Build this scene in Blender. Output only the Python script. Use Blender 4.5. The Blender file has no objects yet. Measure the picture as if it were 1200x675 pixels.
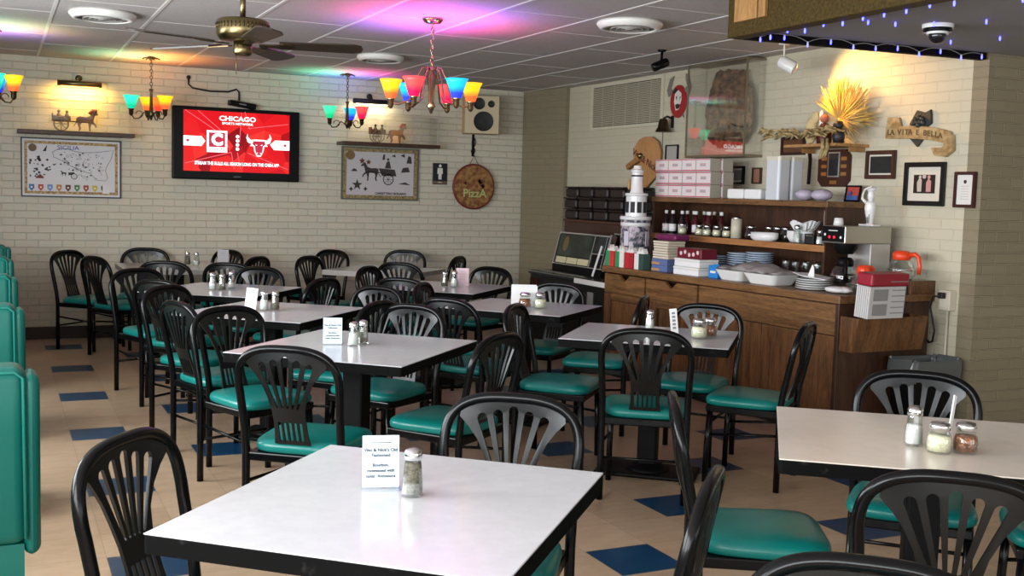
import bpy, bmesh, math, random
from mathutils import Vector, Matrix
PI = math.pi
C = bpy.context.scene.collection
sc = bpy.context.scene
random.seed(7)

# ------------------------------------------------------------------ helpers
def R(d): return math.radians(d)
def lin(h):
    h = h.lstrip('#'); o = []
    for i in (0, 2, 4):
        v = int(h[i:i+2], 16)/255
        o.append(v/12.92 if v <= .04045 else ((v+.055)/1.055)**2.4)
    return (o[0], o[1], o[2], 1)

class MB:
    """collects shapes into one mesh"""
    def __init__(s): s.bm = bmesh.new()
    def box(s, x0, x1, y0, y1, z0, z1, bev=0, seg=2, M=None):
        b = bmesh.new()
        bmesh.ops.create_cube(b, size=1)
        for v in b.verts:
            v.co = Vector((x0+(x1-x0)*(v.co.x+.5), y0+(y1-y0)*(v.co.y+.5), z0+(z1-z0)*(v.co.z+.5)))
        if bev: bmesh.ops.bevel(b, geom=b.edges[:], offset=bev, segments=seg, profile=.5, affect='EDGES')
        return s._add(b, M)
    def _add(s, b, M=None):
        if M is not None: bmesh.ops.transform(b, matrix=M, verts=b.verts)
        me = bpy.data.meshes.new('tmp'); b.to_mesh(me); b.free()
        s.bm.from_mesh(me); bpy.data.meshes.remove(me); return s
    def tube(s, pts, r, seg=10, cap=True, M=None, closed=False):
        b = bmesh.new(); pts = [Vector(p) for p in pts]; n = len(pts); rings = []
        rr = r if isinstance(r, (list, tuple)) else [r]*n
        T = []
        for i in range(n):
            a = pts[(i-1) % n] if (i > 0 or closed) else pts[i]
            c = pts[(i+1) % n] if (i < n-1 or closed) else pts[i]
            t = (c-a); T.append(t.normalized() if t.length > 1e-9 else Vector((0, 0, 1)))
        up = Vector((0, 0, 1)) if abs(T[0].z) < .9 else Vector((1, 0, 0))
        nrm = (up - T[0]*up.dot(T[0])).normalized()
        for i in range(n):
            nrm = (nrm - T[i]*nrm.dot(T[i]))
            nrm = nrm.normalized() if nrm.length > 1e-6 else T[i].orthogonal().normalized()
            bi = T[i].cross(nrm)
            rings.append([b.verts.new(pts[i]+(nrm*math.cos(2*PI*k/seg)+bi*math.sin(2*PI*k/seg))*rr[i]) for k in range(seg)])
        for i in range(n-1 if not closed else n):
            A, B = rings[i], rings[(i+1) % n]
            for k in range(seg):
                f = b.faces.new((A[k], A[(k+1) % seg], B[(k+1) % seg], B[k])); f.smooth = True
        if cap and not closed:
            b.faces.new(rings[0][::-1]); b.faces.new(rings[-1])
        return s._add(b, M)
    def lathe(s, prof, seg=20, c=(0, 0, 0), M=None, smooth=True, sx=1, sy=1):
        b = bmesh.new(); rings = []
        for r, z in prof:
            if r < 1e-6: rings.append([b.verts.new((c[0], c[1], c[2]+z))])
            else: rings.append([b.verts.new((c[0]+sx*r*math.cos(2*PI*k/seg), c[1]+sy*r*math.sin(2*PI*k/seg), c[2]+z)) for k in range(seg)])
        for A, B in zip(rings, rings[1:]):
            for k in range(seg):
                k2 = (k+1) % seg
                if len(A) == 1 and len(B) == 1: continue
                if len(A) == 1: f = b.faces.new((A[0], B[k2], B[k]))
                elif len(B) == 1: f = b.faces.new((A[k], A[k2], B[0]))
                else: f = b.faces.new((A[k], A[k2], B[k2], B[k]))
                f.smooth = smooth
        if len(rings[0]) > 1: b.faces.new(rings[0][::-1])
        if len(rings[-1]) > 1: b.faces.new(rings[-1])
        bmesh.ops.recalc_face_normals(b, faces=b.faces[:])
        return s._add(b, M)
    def prism(s, poly, y0, y1, holes=(), M=None, fn=None, bev=0):
        """polygon in x,z extruded along y from y0 to y1, optional holes"""
        b = bmesh.new(); edges = []
        for loop in [poly]+list(holes):
            vs = [b.verts.new((p[0], y0, p[1])) for p in loop]
            if not holes:
                b.faces.new(vs)
            else:
                for i in range(len(vs)): edges.append(b.edges.new((vs[i], vs[(i+1) % len(vs)])))
        if holes: bmesh.ops.triangle_fill(b, edges=edges, use_beauty=True, use_dissolve=False)
        r = bmesh.ops.extrude_face_region(b, geom=b.faces[:])
        for v in [g for g in r['geom'] if isinstance(g, bmesh.types.BMVert)]: v.co.y += (y1-y0)
        bmesh.ops.recalc_face_normals(b, faces=b.faces[:])
        if bev:
            es = [e for e in b.edges if len(e.link_faces) == 2 and e.calc_face_angle(0) > .9]
            bmesh.ops.bevel(b, geom=es, offset=bev, segments=2, affect='EDGES')
        if fn:
            for v in b.verts: v.co = Vector(fn(v.co))
        return s._add(b, M)
    def plate(s, poly, z0, z1, M=None):
        """polygon in x,y extruded in z"""
        b = bmesh.new(); b.faces.new([b.verts.new((p[0], p[1], z0)) for p in poly])
        r = bmesh.ops.extrude_face_region(b, geom=b.faces[:])
        for v in [g for g in r['geom'] if isinstance(g, bmesh.types.BMVert)]: v.co.z += (z1-z0)
        bmesh.ops.recalc_face_normals(b, faces=b.faces[:])
        return s._add(b, M)
    def ball(s, c, r, seg=14, sc_=(1, 1, 1), M=None, jit=0):
        b = bmesh.new(); bmesh.ops.create_uvsphere(b, u_segments=seg, v_segments=max(6, seg*2//3), radius=1)
        for v in b.verts:
            k = 1+random.uniform(-jit, jit)
            v.co = Vector((c[0]+v.co.x*r*sc_[0]*k, c[1]+v.co.y*r*sc_[1]*k, c[2]+v.co.z*r*sc_[2]*k))
        for f in b.faces: f.smooth = True
        return s._add(b, M)
    def text(s, body, size, x=0, z=0, y=0, depth=.001, align='CENTER', M=None, sx=1, bold=0):
        cu = bpy.data.curves.new('t', 'FONT'); cu.body = body; cu.size = size; cu.align_x = align; cu.align_y = 'CENTER'
        cu.extrude = depth/2; cu.offset = bold; cu.resolution_u = 3
        ob = bpy.data.objects.new('t', cu); C.objects.link(ob)
        dg = bpy.context.evaluated_depsgraph_get()
        me = bpy.data.meshes.new_from_object(ob.evaluated_get(dg))
        bpy.data.objects.remove(ob); bpy.data.curves.remove(cu)
        b = bmesh.new(); b.from_mesh(me); bpy.data.meshes.remove(me)
        for v in b.verts:
            v.co = Vector((x+v.co.x*sx, y-v.co.z, z+v.co.y))
        return s._add(b, M)
    def mesh(s, name, m, smooth=None):
        me = bpy.data.meshes.new(name)
        if smooth is not None:
            for f in s.bm.faces: f.smooth = smooth
        s.bm.to_mesh(me); s.bm.free(); me.materials.append(m); return me
    def build(s, name, m, parent=None, smooth=None, loc=None, rz=0):
        me = s.mesh(name, m, smooth)
        o = bpy.data.objects.new(name, me); C.objects.link(o)
        if parent is not None: o.parent = parent
        if loc is not None: o.location = loc
        if rz: o.rotation_euler = (0, 0, rz)
        return o

def autosmooth(o, ang=40):
    me = o.data
    for f in me.polygons: f.use_smooth = True
    if hasattr(me, 'set_sharp_from_angle'): me.set_sharp_from_angle(angle=R(ang))
    return o
def tag(o, label=None, cat=None, group=None, kind=None):
    if label: o['label'] = label
    if cat: o['category'] = cat
    if group: o['group'] = group
    if kind: o['kind'] = kind
    return o
def thing(name, label, cat, loc=(0, 0, 0), rz=0, group=None):
    o = bpy.data.objects.new(name, None); C.objects.link(o); o.empty_display_size = .05
    o.location = loc; o.rotation_euler = (0, 0, rz)
    return tag(o, label, cat, group)
def struct(o): o['kind'] = 'structure'; return o
def dup(root, loc, rz, label, group=None, name=None):
    r = root.copy(); C.objects.link(r); r.location = loc; r.rotation_euler = (0, 0, rz); r['label'] = label
    if group: r['group'] = group
    for ch in list(root.children):
        c = ch.copy(); C.objects.link(c); c.parent = r
        for g in ch.children:
            d = g.copy(); C.objects.link(d); d.parent = c
    return r
def circ(cx, cz, r, n=20, a0=0, a1=2*PI, rz=None):
    rz = r if rz is None else rz
    full = abs(a1-a0-2*PI) < 1e-6
    m = n if full else n-1
    return [(cx+r*math.cos(a0+(a1-a0)*k/m), cz+rz*math.sin(a0+(a1-a0)*k/m)) for k in range(n)]
def rect(x0, x1, z0, z1): return [(x0, z0), (x1, z0), (x1, z1), (x0, z1)]
def rrect(x0, x1, z0, z1, r, n=5):
    o = []
    for cx, cz, a in ((x1-r, z1-r, 0), (x0+r, z1-r, PI/2), (x0+r, z0+r, PI), (x1-r, z0+r, 1.5*PI)):
        o += [(cx+r*math.cos(a+PI/2*k/n), cz+r*math.sin(a+PI/2*k/n)) for k in range(n+1)]
    return o
def MZ(x, y, z, a=0): return Matrix.Translation((x, y, z)) @ Matrix.Rotation(a, 4, 'Z')

# ------------------------------------------------------------------ materials
def mat(name, col, rough=.5, metal=0, spec=.5, emit=None, estr=0, trans=0, alpha=1, coat=0):
    m = bpy.data.materials.new(name); m.use_nodes = True
    b = m.node_tree.nodes['Principled BSDF']
    if isinstance(col, str): col = lin(col)
    b.inputs['Base Color'].default_value = col
    b.inputs['Roughness'].default_value = rough; b.inputs['Metallic'].default_value = metal
    b.inputs['Specular IOR Level'].default_value = spec
    b.inputs['Transmission Weight'].default_value = trans
    b.inputs['Coat Weight'].default_value = coat
    b.inputs['Alpha'].default_value = alpha
    if emit is not None:
        b.inputs['Emission Color'].default_value = lin(emit) if isinstance(emit, str) else emit
        b.inputs['Emission Strength'].default_value = estr
    return m
def nd(m, t, **kw):
    n = m.node_tree.nodes.new(t)
    for k, v in kw.items(): setattr(n, k, v)
    return n
def lk(m, a, b): m.node_tree.links.new(a, b)
def bsdf(m): return m.node_tree.nodes['Principled BSDF']
def ramp(m, stops):
    r = nd(m, 'ShaderNodeValToRGB'); e = r.color_ramp.elements
    while len(e) < len(stops): e.new(.5)
    for x, (p, c) in zip(e, stops): x.position = p; x.color = lin(c) if isinstance(c, str) else c
    return r
def noisy(m, c1, c2, scale=8, detail=4, bump=0, bscale=None, stretch=(1, 1, 1), lo=.35, hi=.65):
    tc = nd(m, 'ShaderNodeTexCoord'); mp = nd(m, 'ShaderNodeMapping'); mp.inputs['Scale'].default_value = stretch
    lk(m, tc.outputs['Object'], mp.inputs[0])
    n = nd(m, 'ShaderNodeTexNoise'); n.inputs['Scale'].default_value = scale; n.inputs['Detail'].default_value = detail
    lk(m, mp.outputs[0], n.inputs['Vector'])
    r = ramp(m, [(lo, c1), (hi, c2)]); lk(m, n.outputs['Fac'], r.inputs[0]); lk(m, r.outputs[0], bsdf(m).inputs['Base Color'])
    if bump:
        n2 = nd(m, 'ShaderNodeTexNoise'); n2.inputs['Scale'].default_value = bscale or scale*4; lk(m, mp.outputs[0], n2.inputs['Vector'])
        bp = nd(m, 'ShaderNodeBump'); bp.inputs['Strength'].default_value = bump; bp.inputs['Distance'].default_value = .01
        lk(m, n2.outputs['Fac'], bp.inputs['Height']); lk(m, bp.outputs[0], bsdf(m).inputs['Normal'])
    return m
def wood(name, c1, c2, rough=.45, stretch=(1, 1, 9), scale=3.0, axis='Z'):
    m = mat(name, c1, rough)
    tc = nd(m, 'ShaderNodeTexCoord'); mp = nd(m, 'ShaderNodeMapping')
    mp.inputs['Scale'].default_value = stretch
    lk(m, tc.outputs['Object'], mp.inputs[0])
    n = nd(m, 'ShaderNodeTexNoise'); n.inputs['Scale'].default_value = scale; n.inputs['Detail'].default_value = 6; n.inputs['Distortion'].default_value = 1.2
    lk(m, mp.outputs[0], n.inputs['Vector'])
    n2 = nd(m, 'ShaderNodeTexNoise'); n2.inputs['Scale'].default_value = scale*9; n2.inputs['Detail'].default_value = 3
    lk(m, mp.outputs[0], n2.inputs['Vector'])
    mx = nd(m, 'ShaderNodeMath', operation='MULTIPLY_ADD'); mx.inputs[1].default_value = .45
    lk(m, n2.outputs['Fac'], mx.inputs[0]); 
    ad = nd(m, 'ShaderNodeMath', operation='MULTIPLY'); ad.inputs[1].default_value = .6; lk(m, n.outputs['Fac'], ad.inputs[0])
    lk(m, ad.outputs[0], mx.inputs[2])
    r = ramp(m, [(.38, c1), (.66, c2)]); lk(m, mx.outputs[0], r.inputs[0]); lk(m, r.outputs[0], bsdf(m).inputs['Base Color'])
    bp = nd(m, 'ShaderNodeBump'); bp.inputs['Strength'].default_value = .15; bp.inputs['Distance'].default_value = .003
    lk(m, mx.outputs[0], bp.inputs['Height']); lk(m, bp.outputs[0], bsdf(m).inputs['Normal'])
    return m
def brick(name, col, mort, ax='X', ph=(0, 0), c2=None, bs=1.0):
    m = mat(name, col, .55)
    tc = nd(m, 'ShaderNodeTexCoord'); sp = nd(m, 'ShaderNodeSeparateXYZ'); cb = nd(m, 'ShaderNodeCombineXYZ')
    lk(m, tc.outputs['Object'], sp.inputs[0]); lk(m, sp.outputs[ax], cb.inputs[0]); lk(m, sp.outputs['Z'], cb.inputs[1])
    mp = nd(m, 'ShaderNodeMapping'); mp.inputs['Location'].default_value = (ph[0], ph[1], 0); lk(m, cb.outputs[0], mp.inputs[0])
    nz = nd(m, 'ShaderNodeTexNoise'); nz.inputs['Scale'].default_value = 9; lk(m, mp.outputs[0], nz.inputs['Vector'])
    # slight waviness of hand-painted joints
    ms = nd(m, 'ShaderNodeVectorMath', operation='SCALE'); ms.inputs['Scale'].default_value = .004; lk(m, nz.outputs['Color'], ms.inputs[0])
    va = nd(m, 'ShaderNodeVectorMath', operation='ADD'); lk(m, mp.outputs[0], va.inputs[0]); lk(m, ms.outputs[0], va.inputs[1])
    b = nd(m, 'ShaderNodeTexBrick'); b.offset = .5
    b.inputs['Scale'].default_value = 1; b.inputs['Brick Width'].default_value = .2032; b.inputs['Row Height'].default_value = .0677
    b.inputs['Mortar Size'].default_value = .005; b.inputs['Mortar Smooth'].default_value = .5
    b.inputs['Color1'].default_value = lin(col); b.inputs['Color2'].default_value = lin(c2 or col); b.inputs['Mortar'].default_value = lin(mort)
    lk(m, va.outputs[0], b.inputs['Vector']); lk(m, b.outputs['Color'], bsdf(m).inputs['Base Color'])
    n2 = nd(m, 'ShaderNodeTexNoise'); n2.inputs['Scale'].default_value = 60; lk(m, mp.outputs[0], n2.inputs['Vector'])
    mm = nd(m, 'ShaderNodeMath', operation='MULTIPLY'); mm.inputs[1].default_value = .22; lk(m, n2.outputs['Fac'], mm.inputs[0])
    su = nd(m, 'ShaderNodeMath', operation='SUBTRACT'); lk(m, mm.outputs[0], su.inputs[0]); lk(m, b.outputs['Fac'], su.inputs[1])
    bp = nd(m, 'ShaderNodeBump'); bp.inputs['Strength'].default_value = bs; bp.inputs['Distance'].default_value = .006
    lk(m, su.outputs[0], bp.inputs['Height']); lk(m, bp.outputs[0], bsdf(m).inputs['Normal'])
    return m

M_brick_back = brick('cream painted brick back', '#D0CAB6', '#CAC4B0', 'X', (.05, .02), '#CCC6B2')
M_brick_right = brick('cream painted brick right', '#C6BFA8', '#C2BBA4', 'Y', (.03, .02), '#C3BCA5', .55)
M_brick_taupe = brick('taupe brick', '#8A8068', '#948A72', 'X', (.03, .02), '#847A62')  # darker brick tone for the return wall
M_brick_taupe2 = brick('taupe brick passage', '#8A8067', '#968C73', 'Y', (.0, .02))  # darker brick tone for the passage wall
M_black = mat('black enamel', (.003, .003, .0034, 1), .2, spec=.2)
M_blackplastic = mat('black satin plastic', (.004, .004, .0044, 1), .45, spec=.12)
M_splat = mat('black splat', (.0045, .0048, .005, 1), .3, spec=.4)
M_edge = noisy(mat('worn black edge', (.004, .004, .004, 1), .6, spec=.06), (.0025, .0025, .0025, 1), (.04, .038, .035, 1), 30, 6, lo=.62, hi=.9)
M_greyedge = mat('light grey edge band', '#A9A49C', .4)
M_laminate = noisy(mat('white laminate', '#C9C9CC', .15, spec=.5), '#C6C6C9', '#CBCBCE', 26, 5)
M_laminate2 = noisy(mat('warm white laminate', '#DFD3C7', .2, spec=.5), '#DDD1C5', '#E1D6CA', 18, 5)
M_teal = mat('teal vinyl', (.004, .165, .145, 1), .3, spec=.4)
M_teal_b = mat('teal booth vinyl', (.003, .115, .092, 1), .32, spec=.35)
M_chrome = mat('chrome', (.75, .75, .76, 1), .14, 1)
M_brass = mat('antique brass', (.20, .155, .075, 1), .3, 1)
M_dkbrass = mat('dark bronze', (.10, .07, .035, 1), .35, 1)
def thin_glass(name, tint, lo, hi, rough=.02):
    # thin clear sheet: mostly lets light straight through, reflects more at grazing angles
    m = mat(name, tint, rough); t = m.node_tree
    tr = nd(m, 'ShaderNodeBsdfTransparent'); tr.inputs[0].default_value = tint
    gl = nd(m, 'ShaderNodeBsdfGlossy'); gl.inputs['Roughness'].default_value = rough; gl.inputs['Color'].default_value = (1, 1, 1, 1)
    lw = nd(m, 'ShaderNodeLayerWeight'); lw.inputs['Blend'].default_value = .35
    mr = nd(m, 'ShaderNodeMapRange'); mr.inputs['To Min'].default_value = lo; mr.inputs['To Max'].default_value = hi
    lk(m, lw.outputs['Facing'], mr.inputs['Value'])
    mx = nd(m, 'ShaderNodeMixShader'); lk(m, mr.outputs[0], mx.inputs[0]); lk(m, tr.outputs[0], mx.inputs[1]); lk(m, gl.outputs[0], mx.inputs[2])
    lk(m, mx.outputs[0], t.nodes['Material Output'].inputs['Surface']); t.nodes.remove(t.nodes['Principled BSDF']); return m
M_glass = thin_glass('clear glass', (.93, .95, .94, 1), .03, .42, .05)
M_acryl = thin_glass('clear acrylic', (.97, .97, .96, 1), .05, .35)
M_white = mat('white paint', '#E4E2DC', .5)
M_paper = mat('white paper', '#E6E6E4', .7)
M_bluepaper = mat('pale blue card', '#CFE0EE', .6)
M_ink = mat('dark ink', '#26262A', .7)
M_greyink = mat('grey ink', '#85878C', .7)
M_salt = mat('salt', '#F0EFEA', .8)
M_cheese = noisy(mat('grated cheese', '#EFE8C6', .85), '#E2D9AE', '#F6F0D6', 160, 2)
M_pepper = noisy(mat('ground pepper', '#6E675A', .85), '#575145', '#7E7768', 160, 2)
M_flake = noisy(mat('red pepper flakes', '#6B2015', .7), '#3A0D0A', '#B5703C', 160, 2)
M_wood = wood('walnut panel', '#452C17', '#7E5634', .4, (7, 7, .7))
M_woodh = wood('walnut horizontal', '#4A3019', '#86603A', .4, (.7, 6, 8))
M_wooddk = wood('dark walnut', '#2C190D', '#4E3120', .42, (6, 6, .8))
M_woodedge = wood('light wood edge', '#8A5A32', '#B07C4A', .45, (.7, 6, 8))
M_woodlt = wood('pale oak', '#8A6236', '#B58A55', .5, (8, 8, 1))
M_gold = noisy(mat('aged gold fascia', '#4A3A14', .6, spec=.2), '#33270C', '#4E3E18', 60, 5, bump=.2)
M_ceil = noisy(mat('ceiling panel', '#B4AEAC', .85), '#AFA9A7', '#B9B3B1', 60, 3, bump=.12, bscale=400)
M_strip = mat('ceiling strip', '#D2CECB', .6)
M_whitegloss = mat('white ceramic', '#E2E2E0', .2)
M_platebl = mat('pale blue china', '#C3D2E0', .25)
M_dark = mat('dark void', '#0B0B0C', .6)
M_base = mat('dark cove base', '#2A1A14', .5)
M_red = mat('red', '#B01E22', .5)
M_green = mat('green', '#1E7A45', .5)
M_orange = mat('orange plastic', '#E2441C', .35)
M_brownblk = mat('dark brown plastic', '#241A19', .45)
M_tan = mat('tan', '#B98B52', .6)
M_cable = mat('black cable', '#0C0C0C', .5)
# ------------------------------------------------------------------ camera
f_px = 1273.0; yaw, pitch, roll = R(25.47), R(4.98), R(1.64); EYE = 1.485
fwd = Vector((math.sin(yaw)*math.cos(pitch), math.cos(yaw)*math.cos(pitch), -math.sin(pitch)))
r0 = Vector((math.cos(yaw), -math.sin(yaw), 0)); u0 = r0.cross(fwd)
rgt = r0*math.cos(roll)+u0*math.sin(roll); upv = -r0*math.sin(roll)+u0*math.cos(roll)
cam = bpy.data.cameras.new('camera'); cam.sensor_width = 36; cam.lens = f_px/1200*36; cam.clip_start = .05
co = bpy.data.objects.new('camera', cam); C.objects.link(co)
mw = Matrix.Identity(4)
for i in range(3): mw[i][0] = rgt[i]; mw[i][1] = upv[i]; mw[i][2] = -fwd[i]
mw.translation = (0, 0, EYE); co.matrix_world = mw; sc.camera = co

# ------------------------------------------------------------------ room shell
YB, XR, HC = 11.0, 5.5, 2.61
XL, YR, XE = -1.45, -3.2, 8.2
def floor_mat():
    m = mat('vinyl floor tiles', '#B09A7C', .28, spec=.45)
    T = .3048
    tc = nd(m, 'ShaderNodeTexCoord'); sp = nd(m, 'ShaderNodeSeparateXYZ'); lk(m, tc.outputs['Object'], sp.inputs[0])
    def mth(op, a, b=None, c=None):
        n = nd(m, 'ShaderNodeMath', operation=op)
        for i, v in enumerate((a, b, c)):
            if v is None: continue
            if isinstance(v, (int, float)): n.inputs[i].default_value = v
            else: lk(m, v, n.inputs[i])
        return n.outputs[0]
    tx = mth('ADD', mth('DIVIDE', sp.outputs['X'], T), -1.25+40)
    ty = mth('ADD', mth('DIVIDE', sp.outputs['Y'], T), -13.65+40)
    ix, iy = mth('FLOOR', tx), mth('FLOOR', ty)
    fx, fy = mth('FRACT', tx), mth('FRACT', ty)
    ex = mth('COMPARE', mth('MODULO', ix, 2), 0, .1)
    # every second column, every fourth row, alternate columns shifted by two rows
    sh = mth('MODULO', mth('ADD', iy, ix), 4)
    bl = mth('MULTIPLY', ex, mth('COMPARE', sh, 0, .1))
    # joints
    jx = mth('LESS_THAN', mth('MINIMUM', fx, mth('SUBTRACT', 1, fx)), .006)
    jy = mth('LESS_THAN', mth('MINIMUM', fy, mth('SUBTRACT', 1, fy)), .006)
    jt = mth('MAXIMUM', jx, jy)
    wn = nd(m, 'ShaderNodeTexWhiteNoise', noise_dimensions='2D'); cv = nd(m, 'ShaderNodeCombineXYZ'); lk(m, ix, cv.inputs[0]); lk(m, iy, cv.inputs[1]); lk(m, cv.outputs[0], wn.inputs['Vector'])
    nz = nd(m, 'ShaderNodeTexNoise'); nz.inputs['Scale'].default_value = 7; nz.inputs['Detail'].default_value = 7; nz.inputs['Roughness'].default_value = .65
    mp = nd(m, 'ShaderNodeMapping'); mp.inputs['Scale'].default_value = (1, 2.2, 1); lk(m, tc.outputs['Object'], mp.inputs[0]); lk(m, mp.outputs[0], nz.inputs['Vector'])
    nf = mth('ADD', mth('MULTIPLY', nz.outputs['Fac'], .8), mth('MULTIPLY', wn.outputs['Value'], .2))
    r1 = ramp(m, [(.3, '#A48A70'), (.7, '#BDA387')]); lk(m, nf, r1.inputs[0])
    r2 = ramp(m, [(.3, '#0B3350'), (.7, '#124063')]); lk(m, nf, r2.inputs[0])
    mx = nd(m, 'ShaderNodeMix', data_type='RGBA'); lk(m, bl, mx.inputs['Factor']); lk(m, r1.outputs[0], mx.inputs['A']); lk(m, r2.outputs[0], mx.inputs['B'])
    mj = nd(m, 'ShaderNodeMix', data_type='RGBA'); lk(m, mth('MULTIPLY', jt, .45), mj.inputs['Factor']); lk(m, mx.outputs['Result'], mj.inputs['A']); mj.inputs['B'].default_value = lin('#6E5A44')
    lk(m, mj.outputs['Result'], bsdf(m).inputs['Base Color'])
    bp = nd(m, 'ShaderNodeBump'); bp.inputs['Strength'].default_value = .06; bp.inputs['Distance'].default_value = .01
    lk(m, nz.outputs['Fac'], bp.inputs['Height']); lk(m, bp.outputs[0], bsdf(m).inputs['Normal'])
    return m
struct(MB().box(XL-.1, XE, YR-.1, YB+.2, -.1, 0).build('floor', floor_mat()))
struct(MB().box(XL-.1, XE, YR-.1, YB+.2, HC, HC+.1).build('ceiling', M_ceil))
struct(MB().box(XL-.1, 5.42, YB, YB+.15, 0, HC).build('wall_back', M_brick_back))
# angled passage wall, right wall, near return wall
a, b = Vector((5.425, YB)), Vector((5.57, 10.27)); d = (b-a); L = d.length
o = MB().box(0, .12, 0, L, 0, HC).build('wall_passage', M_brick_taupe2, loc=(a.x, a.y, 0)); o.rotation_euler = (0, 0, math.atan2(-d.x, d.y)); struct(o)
struct(MB().box(XR, XR+.12, 4.97, 10.28, 0, HC).build('wall_right', M_brick_right))
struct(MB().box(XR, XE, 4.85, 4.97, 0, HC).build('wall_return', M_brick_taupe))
# window walls: left (beside the booths) and rear (behind the camera)
def window_wall(name, fixed, lo, hi, wins, z0, z1, axis):
    mb = MB()
    def seg(a0, a1, q0, q1):
        if a1-a0 < 1e-4: return
        if axis == 'Y': mb.box(fixed-.1, fixed, a0, a1, q0, q1)
        else: mb.box(a0, a1, fixed-.1, fixed, q0, q1)
    seg(lo, hi, 0, z0); seg(lo, hi, z1, HC)
    p = lo
    for w0, w1 in wins: seg(p, w0, z0, z1); p = w1
    seg(p, hi, z0, z1)
    struct(mb.build(name, mat('cream plaster', '#CFC8B4', .7)))
LW = [(-2.6, -.4), (0, 2.2), (2.6, 4.8), (5.2, 7.4)]  # last left window is unseen, added to light the back of the room
RW = [(-.9, 1.1), (1.6, 3.6), (4.1, 6.1)]
window_wall('wall_left', XL, YR-.1, YB+.1, LW, .95, 2.25, 'Y')
window_wall('wall_rear', YR, XL, XE, RW, .8, 2.3, 'X')
struct(MB().box(XE, XE+.1, YR-.1, 4.97, 0, HC).build('wall_side', mat('cream plaster side', '#C9C2AE', .7)))
M_frame = mat('window frame', '#3A3530', .5)
k = 0
for wins, axis in ((LW, 'Y'), (RW, 'X')):
    for w0, w1 in wins:
        k += 1; z0, z1 = (.95, 2.25) if axis == 'Y' else (.8, 2.3)
        mb = MB()
        for (p0, p1, q0, q1) in ((w0, w0+.05, z0, z1), (w1-.05, w1, z0, z1), (w0+.05, w1-.05, z0, z0+.05), (w0+.05, w1-.05, z1-.05, z1), ((w0+w1)/2-.02, (w0+w1)/2+.02, z0+.05, z1-.05)):
            if axis == 'Y': mb.box(XL-.08, XL-.03, p0, p1, q0, q1)
            else: mb.box(p0, p1, YR-.08, YR-.03, q0, q1)
        struct(mb.build('window_%d' % k, M_frame))
# baseboards
struct(MB().box(XL, 5.33, YB-.016, YB, 0, .115, .004).build('baseboard_back', M_base))
struct(MB().box(XR-.014, XR, 7.9, 10.27, 0, .1).build('baseboard_right', M_base))
# vertical pipe-like corner strip between back wall and passage wall
struct(MB().box(5.335, 5.415, YB-.05, YB+.0, 0, HC, .012).build('trim_1', mat('corner strip paint', '#D3CDB8', .5)))
# ceiling strips (panel joints)
mb = MB()
for i in range(-3, 14):
    x = .36+.62*i
    if XL < x < XE: mb.box(x-.011, x+.011, YR, YB, HC-.004, HC+.01)
rr = random.Random(3)
for i in range(-3, 13):
    x = .36+.62*i
    for j in range(-3, 9):
        y = j*1.24+(.62 if i % 2 else 0)
        if XL < x and x+.62 < XE and YR < y < YB: mb.box(x+.011, x+.609, y-.004, y+.004, HC-.002, HC+.01)
struct(mb.build('trim_2', M_strip))
# dropped soffit ring with gold fascia
SX, SY, SZ = 3.70, 5.07, 2.38
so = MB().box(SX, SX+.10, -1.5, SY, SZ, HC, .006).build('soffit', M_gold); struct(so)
BM = Matrix.Translation((SX+.10, SY, 0)) @ Matrix.Rotation(math.atan2(-.16, 1.69), 4, 'Z')
struct(MB().box(0, 1.69, -.06, 0, SZ, HC-.001, .006, M=BM).build('soffit_beam', mat('dark beam', '#0E0907', .8, spec=.1)))
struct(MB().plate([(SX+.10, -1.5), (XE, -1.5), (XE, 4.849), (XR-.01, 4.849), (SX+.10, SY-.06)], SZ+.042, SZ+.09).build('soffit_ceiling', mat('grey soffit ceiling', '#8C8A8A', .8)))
mb = MB().box(SX-.022, SX, 4.79, 4.985, SZ+.075, HC-.01, .003)
mb.box(SX-.022, SX, 4.72, 4.775, SZ+.075, HC-.01, .003)
struct(mb.build('trim_3', M_woodlt))
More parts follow.
